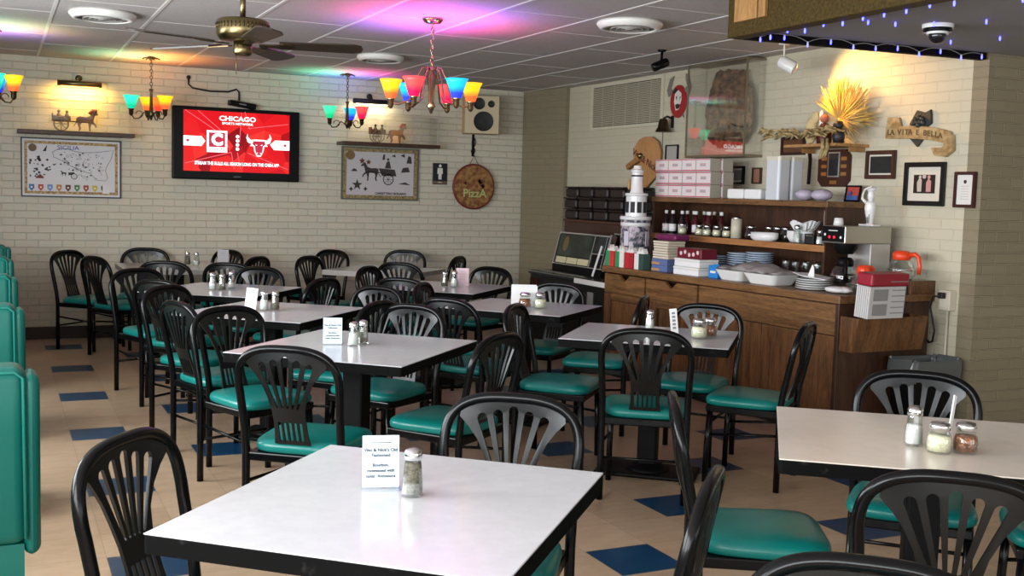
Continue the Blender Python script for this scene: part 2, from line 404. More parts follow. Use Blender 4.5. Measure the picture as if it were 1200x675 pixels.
# ------------------------------------------------------------------ dining chair
CH = 'black slat-back dining chairs with teal seats'
LEAN = .085
def lean_y(z): return -.19-LEAN*max(0, z-.45)/(.865-.45)
def make_chair():
    t = thing('dining_chair', 'x', 'chair', group=CH)
    W, zt, n = .214, .851, 2.9
    half = [(.205, 0), (.205, .2), (.205, .42), (.206, .5), (.209, .6), (.2115, .66)]
    arch = []
    for k in range(17):
        a = PI/2*k/16
        arch.append((W*max(0, math.cos(a))**(2/n), .69+(zt-.69)*math.sin(a)**(2/n)))
    prof = half+arch
    pts = [(x, z) for x, z in prof]+[(-x, z) for x, z in prof[-2::-1]]
    MB().tube([(x, lean_y(z), z) for x, z in pts], .0165, 12).build('back_hoop', M_black, t)
    # fan-shaped splat: wide under the hoop, narrow waist, slotted lower part
    right = [(.076, .455), (.070, .50), (.068, .555), (.070, .60), (.084, .66), (.110, .715), (.140, .755), (.168, .785), (.166, .805), (.135, .830), (.06, .842), (0, .845)]
    poly = right+[(-x, z) for x, z in right[-2::-1]]
    holes = []
    for i in range(-2, 3):
        xb, xt = i*.0205, i*.0495
        zb, zt_ = .612, .808-abs(i)*.013
        wb, wt = .0048, .0155
        dx, dz = xt-xb, zt_-zb; l = math.hypot(dx, dz); nx, nz = dz/l, -dx/l
        loop = [(xb-nx*wb, zb-nz*wb), (xb-dx/l*.004, zb-dz/l*.004), (xb+nx*wb, zb+nz*wb), (xt+nx*wt, zt_+nz*wt)]
        a0 = math.atan2(nz, nx)
        loop += [(xt+wt*math.cos(a0+PI*k/6), zt_+wt*math.sin(a0+PI*k/6)) for k in range(1, 6)]
        loop += [(xt-nx*wt, zt_-nz*wt)]
        holes.append(loop)
    for i in range(-2, 3):
        x = i*.0225
        holes.append(rect(x-.0072, x+.0072, .470, .550))
    def curve(v):
        return (v.x, lean_y(v.z)+v.y-.028*(1-(v.x/.17)**2)*min(1, max(0, (v.z-.45)/.2))*min(1, max(0, (.87-v.z)/.12)), v.z)
    autosmooth(MB().prism(poly, -.005, .005, holes, fn=curve).build('back_splat', M_splat, t), 30)
    # cushion: tapered rounded pad, crowned
    b = MB(); bm = b.bm; N = 14
    def outline(k):
        a = 2*PI*k/48; e = 4.6
        x = abs(math.cos(a))**(2/e)*(1 if math.cos(a) >= 0 else -1); y = abs(math.sin(a))**(2/e)*(1 if math.sin(a) >= 0 else -1)
        return x*(.205+.017*y), y*.205+.012
    lay = []
    for s, z in ((.96, .412), (1.0, .418), (1.015, .432), (1.0, .446), (.95, .456), (.8, .4635), (.5, .468), (.2, .4695)):
        lay.append([bm.verts.new((outline(k)[0]*s, (outline(k)[1]-.012)*s+.012, z)) for k in range(48)])
    for A, B in zip(lay, lay[1:]):
        for k in range(48):
            f = bm.faces.new((A[k], A[(k+1) % 48], B[(k+1) % 48], B[k])); f.smooth = True
    f = bm.faces.new(lay[-1]); f.smooth = True; bm.faces.new(lay[0][::-1])
    b.build('seat', M_teal, t)
    fr = MB().box(-.2, .2, -.195, .2, .375, .411, .006)
    fr.build('seat_frame', M_black, t)
    for s in (-1, 1):
        l = MB().tube([(s*.185, .178, .40), (s*.19, .187, .2), (s*.192, .19, 0)], .0155, 8)
        l.build('leg', M_black, t)
    MB().tube([(-.2, -.19, .29), (-.19, .182, .255)], .0075, 8).build('stretcher', M_black, t)
    MB().tube([(.2, -.19, .29), (.19, .182, .255)], .0075, 8).build('stretcher', M_black, t)
    MB().tube([(-.2, -.19, .21), (.2, -.19, .21)], .0075, 8).build('stretcher', M_black, t)
    return t
proto = make_chair(); used = [False]
def chair(x, y, h, label):
    if not used[0]:
        used[0] = True; proto.location = (x, y, 0); proto.rotation_euler = (0, 0, -R(h)); proto['label'] = label; return proto
    return dup(proto, (x, y, 0), -R(h), label)
CHAIRS = [
 (.491, 2.629, 129, 'black chair at the left edge of the foreground table, its back to the aisle'),
 (1.284, 2.795, 218, 'black chair behind the foreground table, facing the camera over its white top'),
 (1.27, 2.175, 313, 'black chair pushed under the right edge of the foreground table, seen edge-on'),
 (1.175, 5.40, 157, 'black chair with its seat turned to the aisle, left of the table with two cards'),
 (1.186, 4.396, 38, 'black chair with its back to the camera before the middle table with drink card'),
 (1.839, 5.428, 237, 'black chair with shiny grey splat behind the middle table with drink card'),
 (1.87, 4.57, 325, 'black chair at the right corner of the middle table, its seat toward the card'),
 (2.165, 2.705, 121, 'black chair left of the table with chili flakes, seat fully in view'),
 (2.93, 2.80, 226, 'black chair between the wastebasket and the table with chili flakes'),
 (2.21, 2.0, 43, 'black chair with its back to the camera at the table with chili flakes'),
 (3.185, 2.34, 313, 'black chair cut by the right picture border at the table with chili flakes'),
 (1.20, 1.21, 223, 'black chair of which only the hoop shows at the bottom border'),
 (2.94, 4.565, 35, 'black chair with its back to the camera at the table before the wooden counter'),
 (3.60, 5.14, 234, 'black chair behind the cheese shaker at the table before the wooden counter'),
 (3.63, 4.60, 322, 'black chair in side view before the end of the wooden counter, seat to the left'),
 (2.835, 5.312, 133, 'black chair seen from its side, left of the table before the wooden counter'),
 (2.615, 6.005, 60, 'black chair with its back to the camera at the table with a white card caddy'),
 (2.826, 6.741, 128, 'black chair left of the table with a white card caddy'),
 (3.38, 6.64, 236, 'black chair with pale splat behind the table with the white card caddy, by the jukebox'),
 (3.49, 5.983, 311, 'black chair in side view before the leftmost counter drawers'),
 (1.11, 6.695, 140, 'black chair in the aisle row, left of the table with paired shakers'),
 (1.12, 6.02, 72, 'black chair with its back to the camera before the table with paired shakers'),
 (2.0, 6.55, 240, 'black chair with grey splat behind the table with paired shakers'),
 (1.756, 5.98, 319, 'black chair at the right edge of the table with paired shakers'),
 (1.03, 8.05, 156, 'black chair left of the table with three shakers, its seat turned toward the aisle'),
 (1.14, 7.455, 50, 'black chair with its back to the camera at the table with three shakers'),
 (1.657, 8.233, 226, 'black chair with grey splat behind the table with three shakers'),
 (1.881, 7.556, 319, 'black chair at the right edge of the table with three shakers'),
 (2.907, 8.238, 136, 'black chair left of the table with a pinkish card, near the back wall tables'),
 (2.805, 7.47, 50, 'black chair with its back to the camera at the table with a pinkish card'),
 (3.53, 8.17, 240, 'black chair with pale splat behind the table with a pinkish card'),
 (.761, 10.32, 135, 'black chair nearest the booths and the back wall, facing the wall table'),
 (.975, 9.80, 63, 'black chair in narrow view beside the one nearest the booths'),
 (1.242, 10.66, 191, 'black chair against the back wall below the framed island map'),
 (1.8, 10.53, 240, 'black chair behind the standing card on the left wall table'),
 (1.331, 9.329, 24, 'black chair with its back to the camera at the left wall table, nearer the booths'),
 (1.84, 9.08, 36, 'black chair with its back to the camera between left wall table and three shakers'),
 (1.90, 9.84, 313, 'black chair at the right end of the left wall table, mostly hidden'),
 (2.748, 9.534, 139, 'black chair at the left corner of the right wall table, below the television'),
 (2.862, 10.565, 235, 'black chair against the back wall between television and framed cart print'),
 (3.709, 10.477, 213, 'black chair with grey splat against the back wall below the framed cart print'),
 (3.849, 9.891, 313, 'black chair in narrow view at the right wall table, below the pizza sign'),
 (3.33, 9.06, 45, 'black chair with its back to the camera at the right wall table'),
]
for c in CHAIRS: chair(*c)

# ------------------------------------------------------------------ tables
TG = 'white square pedestal tables'
def table(x, y, h, a, b, label, edge=None, top=None, fb=.2, fa=.165):
    t = thing('dining_table', label, 'table', (x, y, 0), -R(h), TG)
    MB().box(-b/2, b/2, -a/2, a/2, .748, .752, .0015, 1).build('tabletop', top or M_laminate, t)
    MB().plate(rrect(-b/2-.001, b/2+.001, -a/2-.001, a/2+.001, .012), .708, .7478).build('edge_band', edge or M_edge, t)
    m = MB().box(-.052, .052, -.052, .052, .03, .70, .012)
    m.box(-.2, .2, -.03, .03, .69, .708); m.box(-.03, .03, -.2, .2, .69, .708)
    m.build('pedestal', M_blackplastic, t)
    bs = MB().box(-fb, fb, -fa, fa, 0, .022, .01)
    bs.lathe([(.12, .02), (.10, .035), (.075, .06), (.0, .06)], 20)
    bs.build('base', M_blackplastic, t)
    return t
table(.862, 2.394, 42.2, .876, .80, 'white table in the foreground, carrying the nearest drink card and pepper shaker')
table(1.524, 4.866, 43.5, .92, .86, 'white table in the middle of the room with a drink card and two shakers')
table(2.62, 2.46, 38.5, .815, .90, 'warm white table at the right border with cheese and chili flake shakers', top=M_laminate2)
table(3.17, 4.89, 41, .76, .86, 'white table in front of the wooden counter with an upright slip and cheese shaker', fb=.27, fa=.15)
table(3.10, 6.33, 49, .77, .82, 'white table before the jukebox with a white card caddy and two shakers')
table(3.113, 7.766, 44, .86, .82, 'white table nearest the passage corner with a pinkish card')
table(1.441, 7.764, 37.5, .874, .82, 'white table on the aisle with three shakers, second from the back wall')
table(1.47, 6.38, 41, .90, .82, 'white table on the aisle with paired shakers, between the card table and the three shakers')
table(1.46, 10.02, 0, .82, .98, 'white table with grey edge along the back wall below the island map', edge=M_greyedge, fb=.14)
table(3.247, 9.55, 43, .86, .86, 'white table with grey edge near the back wall below the framed cart print', edge=M_greyedge, fb=.15, fa=.15)

# ------------------------------------------------------------------ booths along the left wall
def booth(y, top, label):
    t = thing('booth_bench', label, 'booth', (0, y, 0), group='teal booth benches along the windows')
    x0, x1 = -1.35, .071
    b = MB().box(x0, x1, 0, .16, .44, top, .035, 4); autosmooth(b.build('backrest', M_teal_b, t))
    s = MB().box(x1-.012, x1+.037, .012, .15, .405, top-.02, .028, 4); autosmooth(s.build('side_bolster', M_teal_b, t))
    p = MB()
    for yy in (.004, .156):
        p.tube([(x0+.03, yy, top-.012), (x1-.03, yy, top-.012), (x1-.008, yy, top-.03), (x1-.004, yy, .46)], .005, 6)
    p.build('piping', mat('teal piping', (.008, .17, .14, 1), .35), t)
    c = MB().box(x0, x1-.01, .165, .62, .32, .46, .04, 4); autosmooth(c.build('seat', M_teal_b, t))
    MB().box(x0, x1-.008, .012, .58, 0, .445).build('base', M_teal_b, t)
    return t
BY = [(3.32, .955), (5.02, .955), (6.62, .955), (8.15, .955), (9.62, .955)]
for (y, h), l in zip(BY, ['teal booth backrest nearest the camera, filling the left border', 'teal booth backrest second from the camera, behind a dark bag', 'teal booth backrest third from the camera', 'teal booth backrest fourth from the camera', 'teal booth backrest closest to the back wall']):
    booth(y, h, l)
bag = MB().ball((0, 0, .215), .215, 20, (.85, .6, 1), jit=.02)
bag.tube([(-.07, 0, .40), (-.05, 0, .46), (.05, 0, .46), (.07, 0, .40)], .012, 8)
tag(bag.build('bag', mat('navy cloth', '#10131F', .8), loc=(-.13, 3.70, .475)), 'dark rounded bag on the seat behind the nearest teal booth back', 'bag')
# ------------------------------------------------------------------ things on the tables
TZ = .7525
def shaker(x, y, label, kind='salt', z=TZ, s=1.0, group='glass salt and pepper shakers', rz=0):
    t = thing('shaker', label, 'shaker', (x, y, z), rz, group)
    MB().lathe([(.0, 0), (.024*s, 0), (.025*s, .004*s), (.0235*s, .03*s), (.0185*s, .075*s), (.0175*s, .082*s), (.0165*s, .082*s), (.022*s, .03*s), (.023*s, .007*s), (0, .006*s)], 10, smooth=False).build('glass_body', M_glass, t)
    fill = {'salt': (M_salt, .055), 'pepper': (M_pepper, .072), 'half': (M_salt, .035)}[kind]
    MB().lathe([(0, .0075*s), (.0215*s, .0075*s), (.0208*s, .03*s), (.0205*s-.0000*s-(fill[1]-.03)*.06*s, fill[1]*s), (0, fill[1]*s)], 14).build('salt' if kind != 'pepper' else 'pepper', fill[0], t)
    MB().lathe([(.0185*s, .079*s), (.0195*s, .081*s), (.0195*s, .094*s), (.0165*s, .1*s), (.008*s, .104*s), (0, .1045*s)], 16).build('cap', M_chrome, t)
    return t
def jar(x, y, label, m, z=TZ, s=1.0, group='glass cheese and chili jars'):
    t = thing('jar', label, 'jar', (x, y, z), 0, group)
    MB().lathe([(0, 0), (.032*s, 0), (.038*s, .012*s), (.0385*s, .03*s), (.034*s, .055*s), (.027*s, .066*s), (.027*s, .072*s), (.025*s, .072*s), (.0355*s, .03*s), (.034*s, .008*s), (0, .006*s)], 18).build('glass_body', M_glass, t)
    MB().lathe([(0, .0065*s), (.033*s, .0075*s), (.0352*s, .028*s), (.031*s, .052*s), (0, .054*s)], 18).build('filling', m, t)
    MB().lathe([(.0275*s, .068*s), (.0305*s, .07*s), (.0305*s, .083*s), (.026*s, .09*s), (0, .092*s)], 20).build('cap', M_chrome, t)
    return t
def card(x, y, rz, label, lines=(), w=.105, h=.155, group='upright table cards', paper=None, lean=.1):
    t = thing('table_card', label, 'card', (x, y, TZ), rz, group)
    Mx = Matrix.Rotation(-lean, 4, 'X')
    MB().box(-w/2, w/2, -.0015, .0015, .003, h, M=Mx).build('card_face', paper or M_bluepaper, t)
    b = MB().box(-w/2-.003, w/2+.003, -.03, .012, 0, .003)
    b.build('stand', M_acryl, t)
    if lines:
        m = MB()
        for txt, sz, zz in lines: m.text(txt, sz, 0, zz, -.0022, .0006, M=Mx, bold=.0002)
        m.build('lettering', M_ink, t)
    return t
V = R(-25.47)     # yaw of things turned to the room's entrance
drink = [("Vito & Nick's Old", .0135, .112), ("Fashioned", .0135, .097), ("Bourbon,", .0125, .068), ("sweetened with", .0125, .052), ("sugar, Angostura", .0125, .036)]
drink2 = [('-'*16, .012, .135)]+drink
card(.848, 2.50, R(-14), 'pale blue drink card beside the pepper shaker on the foreground table', [(a, b*.85, c*.84) for a, b, c in drink2], .09, .13)
shaker(.900, 2.415, 'pepper shaker on the foreground table', 'pepper', s=1.12)
card(1.425, 4.94, R(-16), 'pale blue drink card before two shakers on the middle table', [(a, b*.8, c*.8) for a, b, c in drink2], .088, .125)
shaker(1.505, 4.868, 'salt shaker beside the drink card on the middle table', 'salt', s=1.1)
shaker(1.57, 4.925, 'pepper shaker behind the salt on the middle table with drink card', 'pepper', s=1.1)
card(1.355, 6.45, R(-62), 'clear acrylic card stand by the paired shakers', (), .10, .13, paper=M_paper, lean=.15)
shaker(1.425, 6.39, 'salt shaker of the pair before the acrylic stand', 'salt', s=1.15)
shaker(1.487, 6.375, 'pepper shaker of the pair before the acrylic stand', 'pepper', s=1.15)
shaker(1.359, 7.711, 'empty glass shaker, first of three on the aisle table', 'half', s=1.2)
shaker(1.415, 7.66, 'pepper shaker, second of three on the aisle table', 'pepper', s=1.15)
shaker(1.51, 7.82, 'salt shaker, third of three on the aisle table, standing apart', 'half', s=1.2)
# chili flake table
shaker(2.527, 2.42, 'tall salt shaker beside the white slip and the chili flakes', 'salt', s=1.18)
jar(2.528, 2.322, 'cheese jar next to the tall salt shaker', M_cheese, s=1.0)
jar(2.606, 2.295, 'jar of red chili flakes with chrome lid', M_flake, s=1.0)
t = thing('table_card', 'leaning white slip behind the chili flakes', 'card', (2.66, 2.41, TZ), R(25), 'upright table cards')
MB().box(-.012, .012, -.002, .002, 0.008, .15, M=Matrix.Rotation(.32, 4, 'Y')).build('slip', M_paper, t)
# counter-side table
shaker(3.26, 5.06, 'salt shaker beside the upright slip, before the wooden counter', 'salt', s=1.1)
t = thing('table_card', 'upright narrow slip beside the cheese shaker', 'card', (3.30, 4.87, TZ), R(-20), 'upright table cards')
MB().box(-.02, .02, -.002, .002, 0.004, .14, M=Matrix.Rotation(-.12, 4, 'Y')).build('slip', M_paper, t)
mb = MB()
for k in range(5): mb.box(-.009, .009, -.0028, -.0021, .03+.02*k, .042+.02*k, M=Matrix.Rotation(-.12, 4, 'Y'))
mb.build('print', M_greyink, t)
jar(3.335, 4.70, 'cheese shaker with white cheese, before the wooden counter', M_cheese, s=1.15)
jar(3.44, 4.75, 'chili jar standing behind the cheese shaker, before the wooden counter', M_flake, s=1.1)
# caddy table
t = thing('card_caddy', 'white card caddy behind a red and a white jar', 'caddy', (3.105, 6.33, TZ), R(-22))
MB().box(-.085, .085, -.003, .003, 0, .135).build('card_face', M_paper, t)
MB().box(-.085, .085, -.012, .05, 0, .006).build('stand', M_acryl, t)
MB().box(-.082, .082, .03, .035, .006, .14).build('card_face', M_paper, t)
jar(3.065, 6.235, 'red chili jar before the white card caddy', M_flake, s=1.12)
jar(3.155, 6.20, 'cheese jar before the white card caddy', M_cheese, s=1.12)
# passage table
shaker(3.12, 7.76, 'pepper shaker behind the bright salt on the pinkish card table', 'pepper', s=1.15)
shaker(3.175, 7.70, 'bright salt shaker before the pinkish card', 'salt', s=1.25)
card(3.285, 7.80, R(-20), 'pinkish card beside a bright salt shaker', [('-'*n_, .012, z_) for n_, z_ in ((9, .115), (12, .095), (11, .075), (12, .055))], .10, .14, paper=mat('pinkish card', '#D9C3C4', .6))
# left wall table
shaker(1.56, 10.12, 'pepper shaker on the left wall table', 'pepper', s=1.2)
shaker(1.63, 10.06, 'salt shaker on the left wall table', 'half', s=1.2)
card(1.885, 10.16, R(-10), 'standing grey card on the left wall table', [('-'*10, .014, .11), ('-'*8, .014, .09)], .10, .14, paper=mat('grey card', '#B4B2B4', .6))
# ------------------------------------------------------------------ back wall (local frame: x right, z up, viewer on -y)
def flat(name, polys, m, parent, y=-.001, d=.0012):
    mb = MB()
    for p in polys: mb.prism(p, y-d, y)
    return mb.build(name, m, parent)
def star(cx, cz, r, n=6, r2=.45):
    return [(cx+(r if k % 2 == 0 else r*r2)*math.sin(PI*k/n), cz+(r if k % 2 == 0 else r*r2)*math.cos(PI*k/n)) for k in range(2*n)]
def stroke(pts, w):
    out = []
    for s in (1, -1):
        row = []
        for i, p in enumerate(pts):
            a = pts[max(0, i-1)]; b = pts[min(len(pts)-1, i+1)]
            dx, dz = b[0]-a[0], b[1]-a[1]; l = math.hypot(dx, dz) or 1
            row.append((p[0]-dz/l*w*s, p[1]+dx/l*w*s))
        out.append(row)
    return out[0]+out[1][::-1]
def frame(parent, w, h, bw, depth, m, name='frame'):
    mb = MB().prism(rect(-w/2, w/2, -h/2, h/2), -depth, 0, [rect(-w/2+bw, w/2-bw, -h/2+bw, h/2-bw)], bev=.003)
    return mb.build(name, m, parent)
def horse(x, z, s, flip=1):
    P = [(-.50, .02), (-.46, .30), (-.30, .36), (.0, .33), (.22, .40), (.34, .60), (.40, .72), (.44, .66), (.56, .60), (.66, .48), (.62, .43), (.48, .47), (.42, .30), (.38, .10), (.52, -.05), (.58, -.22), (.50, -.22), (.46, -.10), (.30, .0), (.24, -.25), (.26, -.44), (.18, -.44), (.16, -.2), (.12, .05), (-.2, .04), (-.28, -.12), (-.24, -.28), (-.30, -.44), (-.38, -.44), (-.34, -.28), (-.40, -.10), (-.44, .05), (-.6, -.2), (-.64, -.18)]
    return [(x+flip*px*s, z+pz*s) for px, pz in P]
def wheel(x, z, r):
    out = [circ(x, z, r, 24)]
    return out
# television ---------------------------------------------------------------
tv = thing('television', 'flat television with a red sports advertisement on the back wall', 'television', (2.155, YB-.001, 1.885))
W, H = 1.235, .70
MB().box(-W/2, W/2, -.10, -.03, -H/2, H/2, .012, 3).build('outer_frame', mat('gloss black bezel', (.003, .003, .0035, 1), .3, spec=.12), tv)
MB().box(-.2, .2, -.03, 0, -.2, .2).build('wall_mount', M_dark, tv)
sw, sh, zc = 1.03, .585, .022
Mscr = mat('red screen', (0, 0, 0, 1), .2, spec=.08)
nt = Mscr
tc = nd(nt, 'ShaderNodeTexCoord'); sp = nd(nt, 'ShaderNodeSeparateXYZ'); lk(nt, tc.outputs['Object'], sp.inputs[0])
ms = nd(nt, 'ShaderNodeMapping'); ms.inputs['Rotation'].default_value = (0, R(35), 0); lk(nt, tc.outputs['Object'], ms.inputs[0])
vo = nd(nt, 'ShaderNodeTexVoronoi'); vo.inputs['Scale'].default_value = 5; lk(nt, ms.outputs[0], vo.inputs['Vector'])
rp = ramp(nt, [(.1, '#8E0A16'), (.5, '#E4151F'), (.9, '#FF3A30')]); lk(nt, vo.outputs['Color'], rp.inputs[0])
lk(nt, rp.outputs[0], bsdf(nt).inputs['Emission Color']); bsdf(nt).inputs['Emission Strength'].default_value = .85
scr = MB().box(-sw/2, sw/2, -.1012, -.0995, zc-sh/2, zc+sh/2).build('screen', Mscr, tv)
Mw = mat('screen white', (0, 0, 0, 1), .3, emit='#FFF4F6', estr=1.5)
Mr = mat('screen crimson', (0, 0, 0, 1), .3, emit='#C01038', estr=.9)
Mdr = mat('screen dark red', (0, 0, 0, 1), .3, emit='#7A0A14', estr=.8)
Mpk = mat('screen pink', (0, 0, 0, 1), .3, emit='#FF5A62', estr=.9)
YS = -.1015
rays = []
for (a, b_, c_, d_) in ((-.5, .29, -.2, .1), (-.38, .29, -.1, .06), (.5, .2, .1, .14), (.12, .13, .07, .3), (-.5, -.22, -.06, -.1), (-.06, -.1, -.03, -.26), (.5, -.25, .1, -.1), (-.15, .02, -.08, -.05), (.0, -.1, .03, -.26), (.04, .29, .02, .0)):
    rays.append(stroke([(a, zc+b_), (c_, zc+d_)], .004))
flat('light_rays', rays, Mpk, scr, YS)
flat('pennant', [[(-.515, zc+.045), (-.345, zc+.045), (-.31, zc), (-.345, zc-.05), (-.515, zc-.05)]], Mw, scr, YS-.0004)
flat('pennant', [[(.515, zc+.035), (.37, zc+.035), (.32, zc-.01), (.36, zc-.06), (.515, zc-.06)]], Mw, scr, YS-.0004)
flat('pennant_star', [star(-.475, zc, .024), star(.47, zc-.012, .024)], Mr, scr, YS-.0018)
flat('logo_panel', [rect(-.295, -.10, zc-.105, zc+.105)], Mw, scr, YS-.0004)
flat('logo_field', [rect(-.275, -.12, zc-.055, zc+.085)], Mr, scr, YS-.0018)
mb = MB().text('C', .15, -.197, zc+.013, YS-.0035, .001, bold=.009); mb.build('logo_letter', Mw, scr)
MB().text('CHSN', .045, -.197, zc-.08, YS-.002, .001, sx=1.2).build('logo_caption', Mdr, scr)
flat('dots', [circ(.0, zc+.055-.04*k, .017, 14) for k in range(4)], Mw, scr, YS-.0004)
bull = [(.17, zc+.035), (.13, zc+.03), (.10, zc+.06), (.10, zc+.09), (.085, zc+.05), (.10, zc+.005), (.14, zc-.01), (.12, zc-.03), (.155, zc-.03), (.165, zc-.08), (.19, zc-.13), (.23, zc-.13), (.255, zc-.08), (.265, zc-.03), (.30, zc-.03), (.28, zc-.01), (.32, zc+.005), (.335, zc+.05), (.315, zc+.095), (.315, zc+.06), (.29, zc+.03), (.25, zc+.035)]
flat('emblem_outline', [bull], Mw, scr, YS-.0004)
flat('emblem_face', [[(.155, zc+.02), (.265, zc+.02), (.275, zc-.01), (.25, zc-.03), (.245, zc-.08), (.228, zc-.118), (.192, zc-.118), (.175, zc-.08), (.17, zc-.03), (.145, zc-.01)]], Mr, scr, YS-.0018)
flat('emblem_eyes', [[(.175, zc-.012), (.197, zc-.022), (.18, zc-.024)], [(.245, zc-.012), (.223, zc-.022), (.24, zc-.024)], [(.19, zc-.09), (.202, zc-.098), (.19, zc-.105)], [(.23, zc-.09), (.218, zc-.098), (.23, zc-.105)]], Mw, scr, YS-.003)
MB().text('CHICAGO', .062, 0, zc+.225, YS-.002, .001, sx=1.25, bold=.002).build('headline', Mw, scr)
MB().text('SPORTS NETWORK', .03, 0, zc+.178, YS-.002, .001, sx=1.15, bold=.0006).build('headline_second_line', Mw, scr)
MB().text('STREAM THE BULLS ALL SEASON LONG ON THE CHSN APP', .044, 0, zc-.215, YS-.002, .001, sx=.70, bold=.0012).build('caption', Mw, scr)
MB().box(-.035, .035, -.1012, -.1, -.319, -.313).build('maker_mark', M_greyink, tv)
bx = thing('set_top_box', 'black box lying on top of the television', 'receiver', (2.20, YB-.07, 2.253), R(4))
MB().box(-.13, .13, -.05, .05, 0, .05, .006, M=Matrix.Rotation(.12, 4, 'Y')).build('housing', M_blackplastic, bx)
MB().box(-.04, .03, -.052, -.05, .02, .03, M=Matrix.Rotation(.12, 4, 'Y')).build('front_panel', M_greyink, bx)
cb = MB().tube([(1.70, YB-.012, 2.50), (1.70, YB-.014, 2.45), (1.74, YB-.014, 2.415), (1.9, YB-.014, 2.395), (2.08, YB-.014, 2.40), (2.16, YB-.014, 2.43), (2.185, YB-.016, 2.40), (2.185, YB-.02, 2.32)], .0085, 8)
cb.ball((1.70, YB-.014, 2.515), .02); tag(cb.build('cable', M_cable), 'black cable running along the brick from above to the television box', 'cable')

# framed prints --------------------------------------------------------------
pr1 = thing('framed_map', 'framed illustrated island map with a row of coloured shields', 'picture', (.645, YB, 1.60))
w, h = .87, .545
frame(pr1, w, h, .012, .022, mat('thin dark frame', '#23242E', .4))
sheet = MB().box(-w/2+.01, w/2-.01, -.010, -.004, -h/2+.01, h/2-.01).build('print_sheet', mat('pale map sheet', '#D2CFD0', .25), pr1)
gb = MB().prism(rect(-w/2+.03, w/2-.03, -h/2+.03, h/2-.03), -.0112, -.010, [rect(-w/2+.055, w/2-.055, -h/2+.055, h/2-.055)])
gb.build('border_band', noisy(mat('ochre border', '#B08A4E', .5), '#8A6232', '#C9AC72', 60, 2), sheet)
isl = [(-.13, .14), (-.10, .165), (-.02, .18), (.04, .155), (.10, .145), (.19, .15), (.30, .17), (.345, .18), (.33, .10), (.30, .03), (.28, -.03), (.30, -.10), (.285, -.135), (.22, -.13), (.19, -.10), (.16, -.06), (.10, -.045), (.02, .0), (-.06, .06), (-.12, .09)]
isl = [(x*1.12-.02, z*.92+.015) for x, z in isl]
flat('island', [stroke(isl+isl[:1], .0018)], M_ink, sheet, -.0102)
rr = random.Random(5); mot = []
for k in range(110):
    u, v = rr.uniform(-.1, .28), rr.uniform(-.1, .15)
    if v < -.55*u-.01-.02: continue
    q = rr.uniform(.004, .0125); n_ = rr.choice((3, 4, 5, 7))
    lp_ = [(u+q*rr.uniform(.6, 1.3)*math.cos(2*PI*i/n_), v+q*rr.uniform(.5, 1.2)*math.sin(2*PI*i/n_)) for i in range(n_)]
    mot.append(lp_ if k % 3 == 0 else stroke(lp_+lp_[:1], .0011))
for k in range(26):
    u, v = rr.uniform(-.36, -.18), rr.uniform(-.10, .1); q = rr.uniform(.006, .016)
    mot.append([(u+q*rr.uniform(.5, 1.4)*math.cos(2*PI*i/6), v+q*rr.uniform(.4, 1.2)*math.sin(2*PI*i/6)) for i in range(6)])
mot += [horse(-.07, -.055, .045, -1), [(-.03, -.04), (.02, -.035), (.03, -.06), (-.03, -.065)], circ(.02, -.075, .028, 16), [(-.17, .03), (-.13, .04), (-.15, .02)], [(-.25, .15), (-.21, .21), (-.22, .15)]]
flat('map_pattern', mot, mat('map ink', '#3A3A44', .7), sheet, -.0104)
flat('map_spokes', [circ(.02, -.075, .022, 14)], mat('pale ink', '#C9C6C4', .5), sheet, -.0118)
flat('medallion', [circ(-.335, .18, .036, 20)], mat('medallion brown', '#6B5230', .5), sheet, -.0104)
MB().text('SICILIA', .052, -.03, .188, -.0125, .001, sx=1.2, bold=.0003).build('title', mat('title blue', '#3A4690', .5), sheet)
cols = ['#3E6FA8', '#B4492E', '#5C8FC4', '#C07A2E', '#6B2F22', '#3F7A3A', '#A83A2A', '#C9B53A', '#2E6A44']
for i, c in enumerate(cols):
    x = -.345+.078*i; z = -.185
    flat('shield', [[(x-.023, z+.03), (x+.023, z+.03), (x+.023, z-.005), (x, z-.033), (x-.023, z-.005)]], mat('shield %d' % i, c, .5), sheet, -.0104)
flat('shield_mark', [circ(-.345+.078*i, -.182, .009, 8) for i in range(9)], mat('shield mark', '#E8E2D0', .5), sheet, -.0118)
flat('scroll_note', [rect(.27, .33, -.23, -.15)], M_paper, sheet, -.0106)
flat('map_red_house', [[(-.31, -.09), (-.27, -.06), (-.24, -.09), (-.24, -.10), (-.31, -.10)]], mat('map red', '#7A2A24', .6), sheet, -.0104)
glassm = None
pr2 = thing('framed_print', 'gilt framed print of a horse-drawn cart', 'picture', (3.66, YB, 1.648))
w, h = .845, .55
frame(pr2, w, h, .014, .03, mat('grey green frame', '#5A6058', .4))
MB().prism(rect(-w/2+.012, w/2-.012, -h/2+.012, h/2-.012), -.022, -.006, [rect(-w/2+.05, w/2-.05, -h/2+.05, h/2-.05)], bev=.002).build('gilt_border', noisy(mat('aged gilt', '#8C7A52', .4), '#6E5C3A', '#A8966A', 40, 3), pr2)
sheet2 = MB().box(-w/2+.04, w/2-.04, -.011, -.005, -h/2+.04, h/2-.04).build('print_sheet', mat('grey white sheet', '#C6C2C4', .35), pr2)
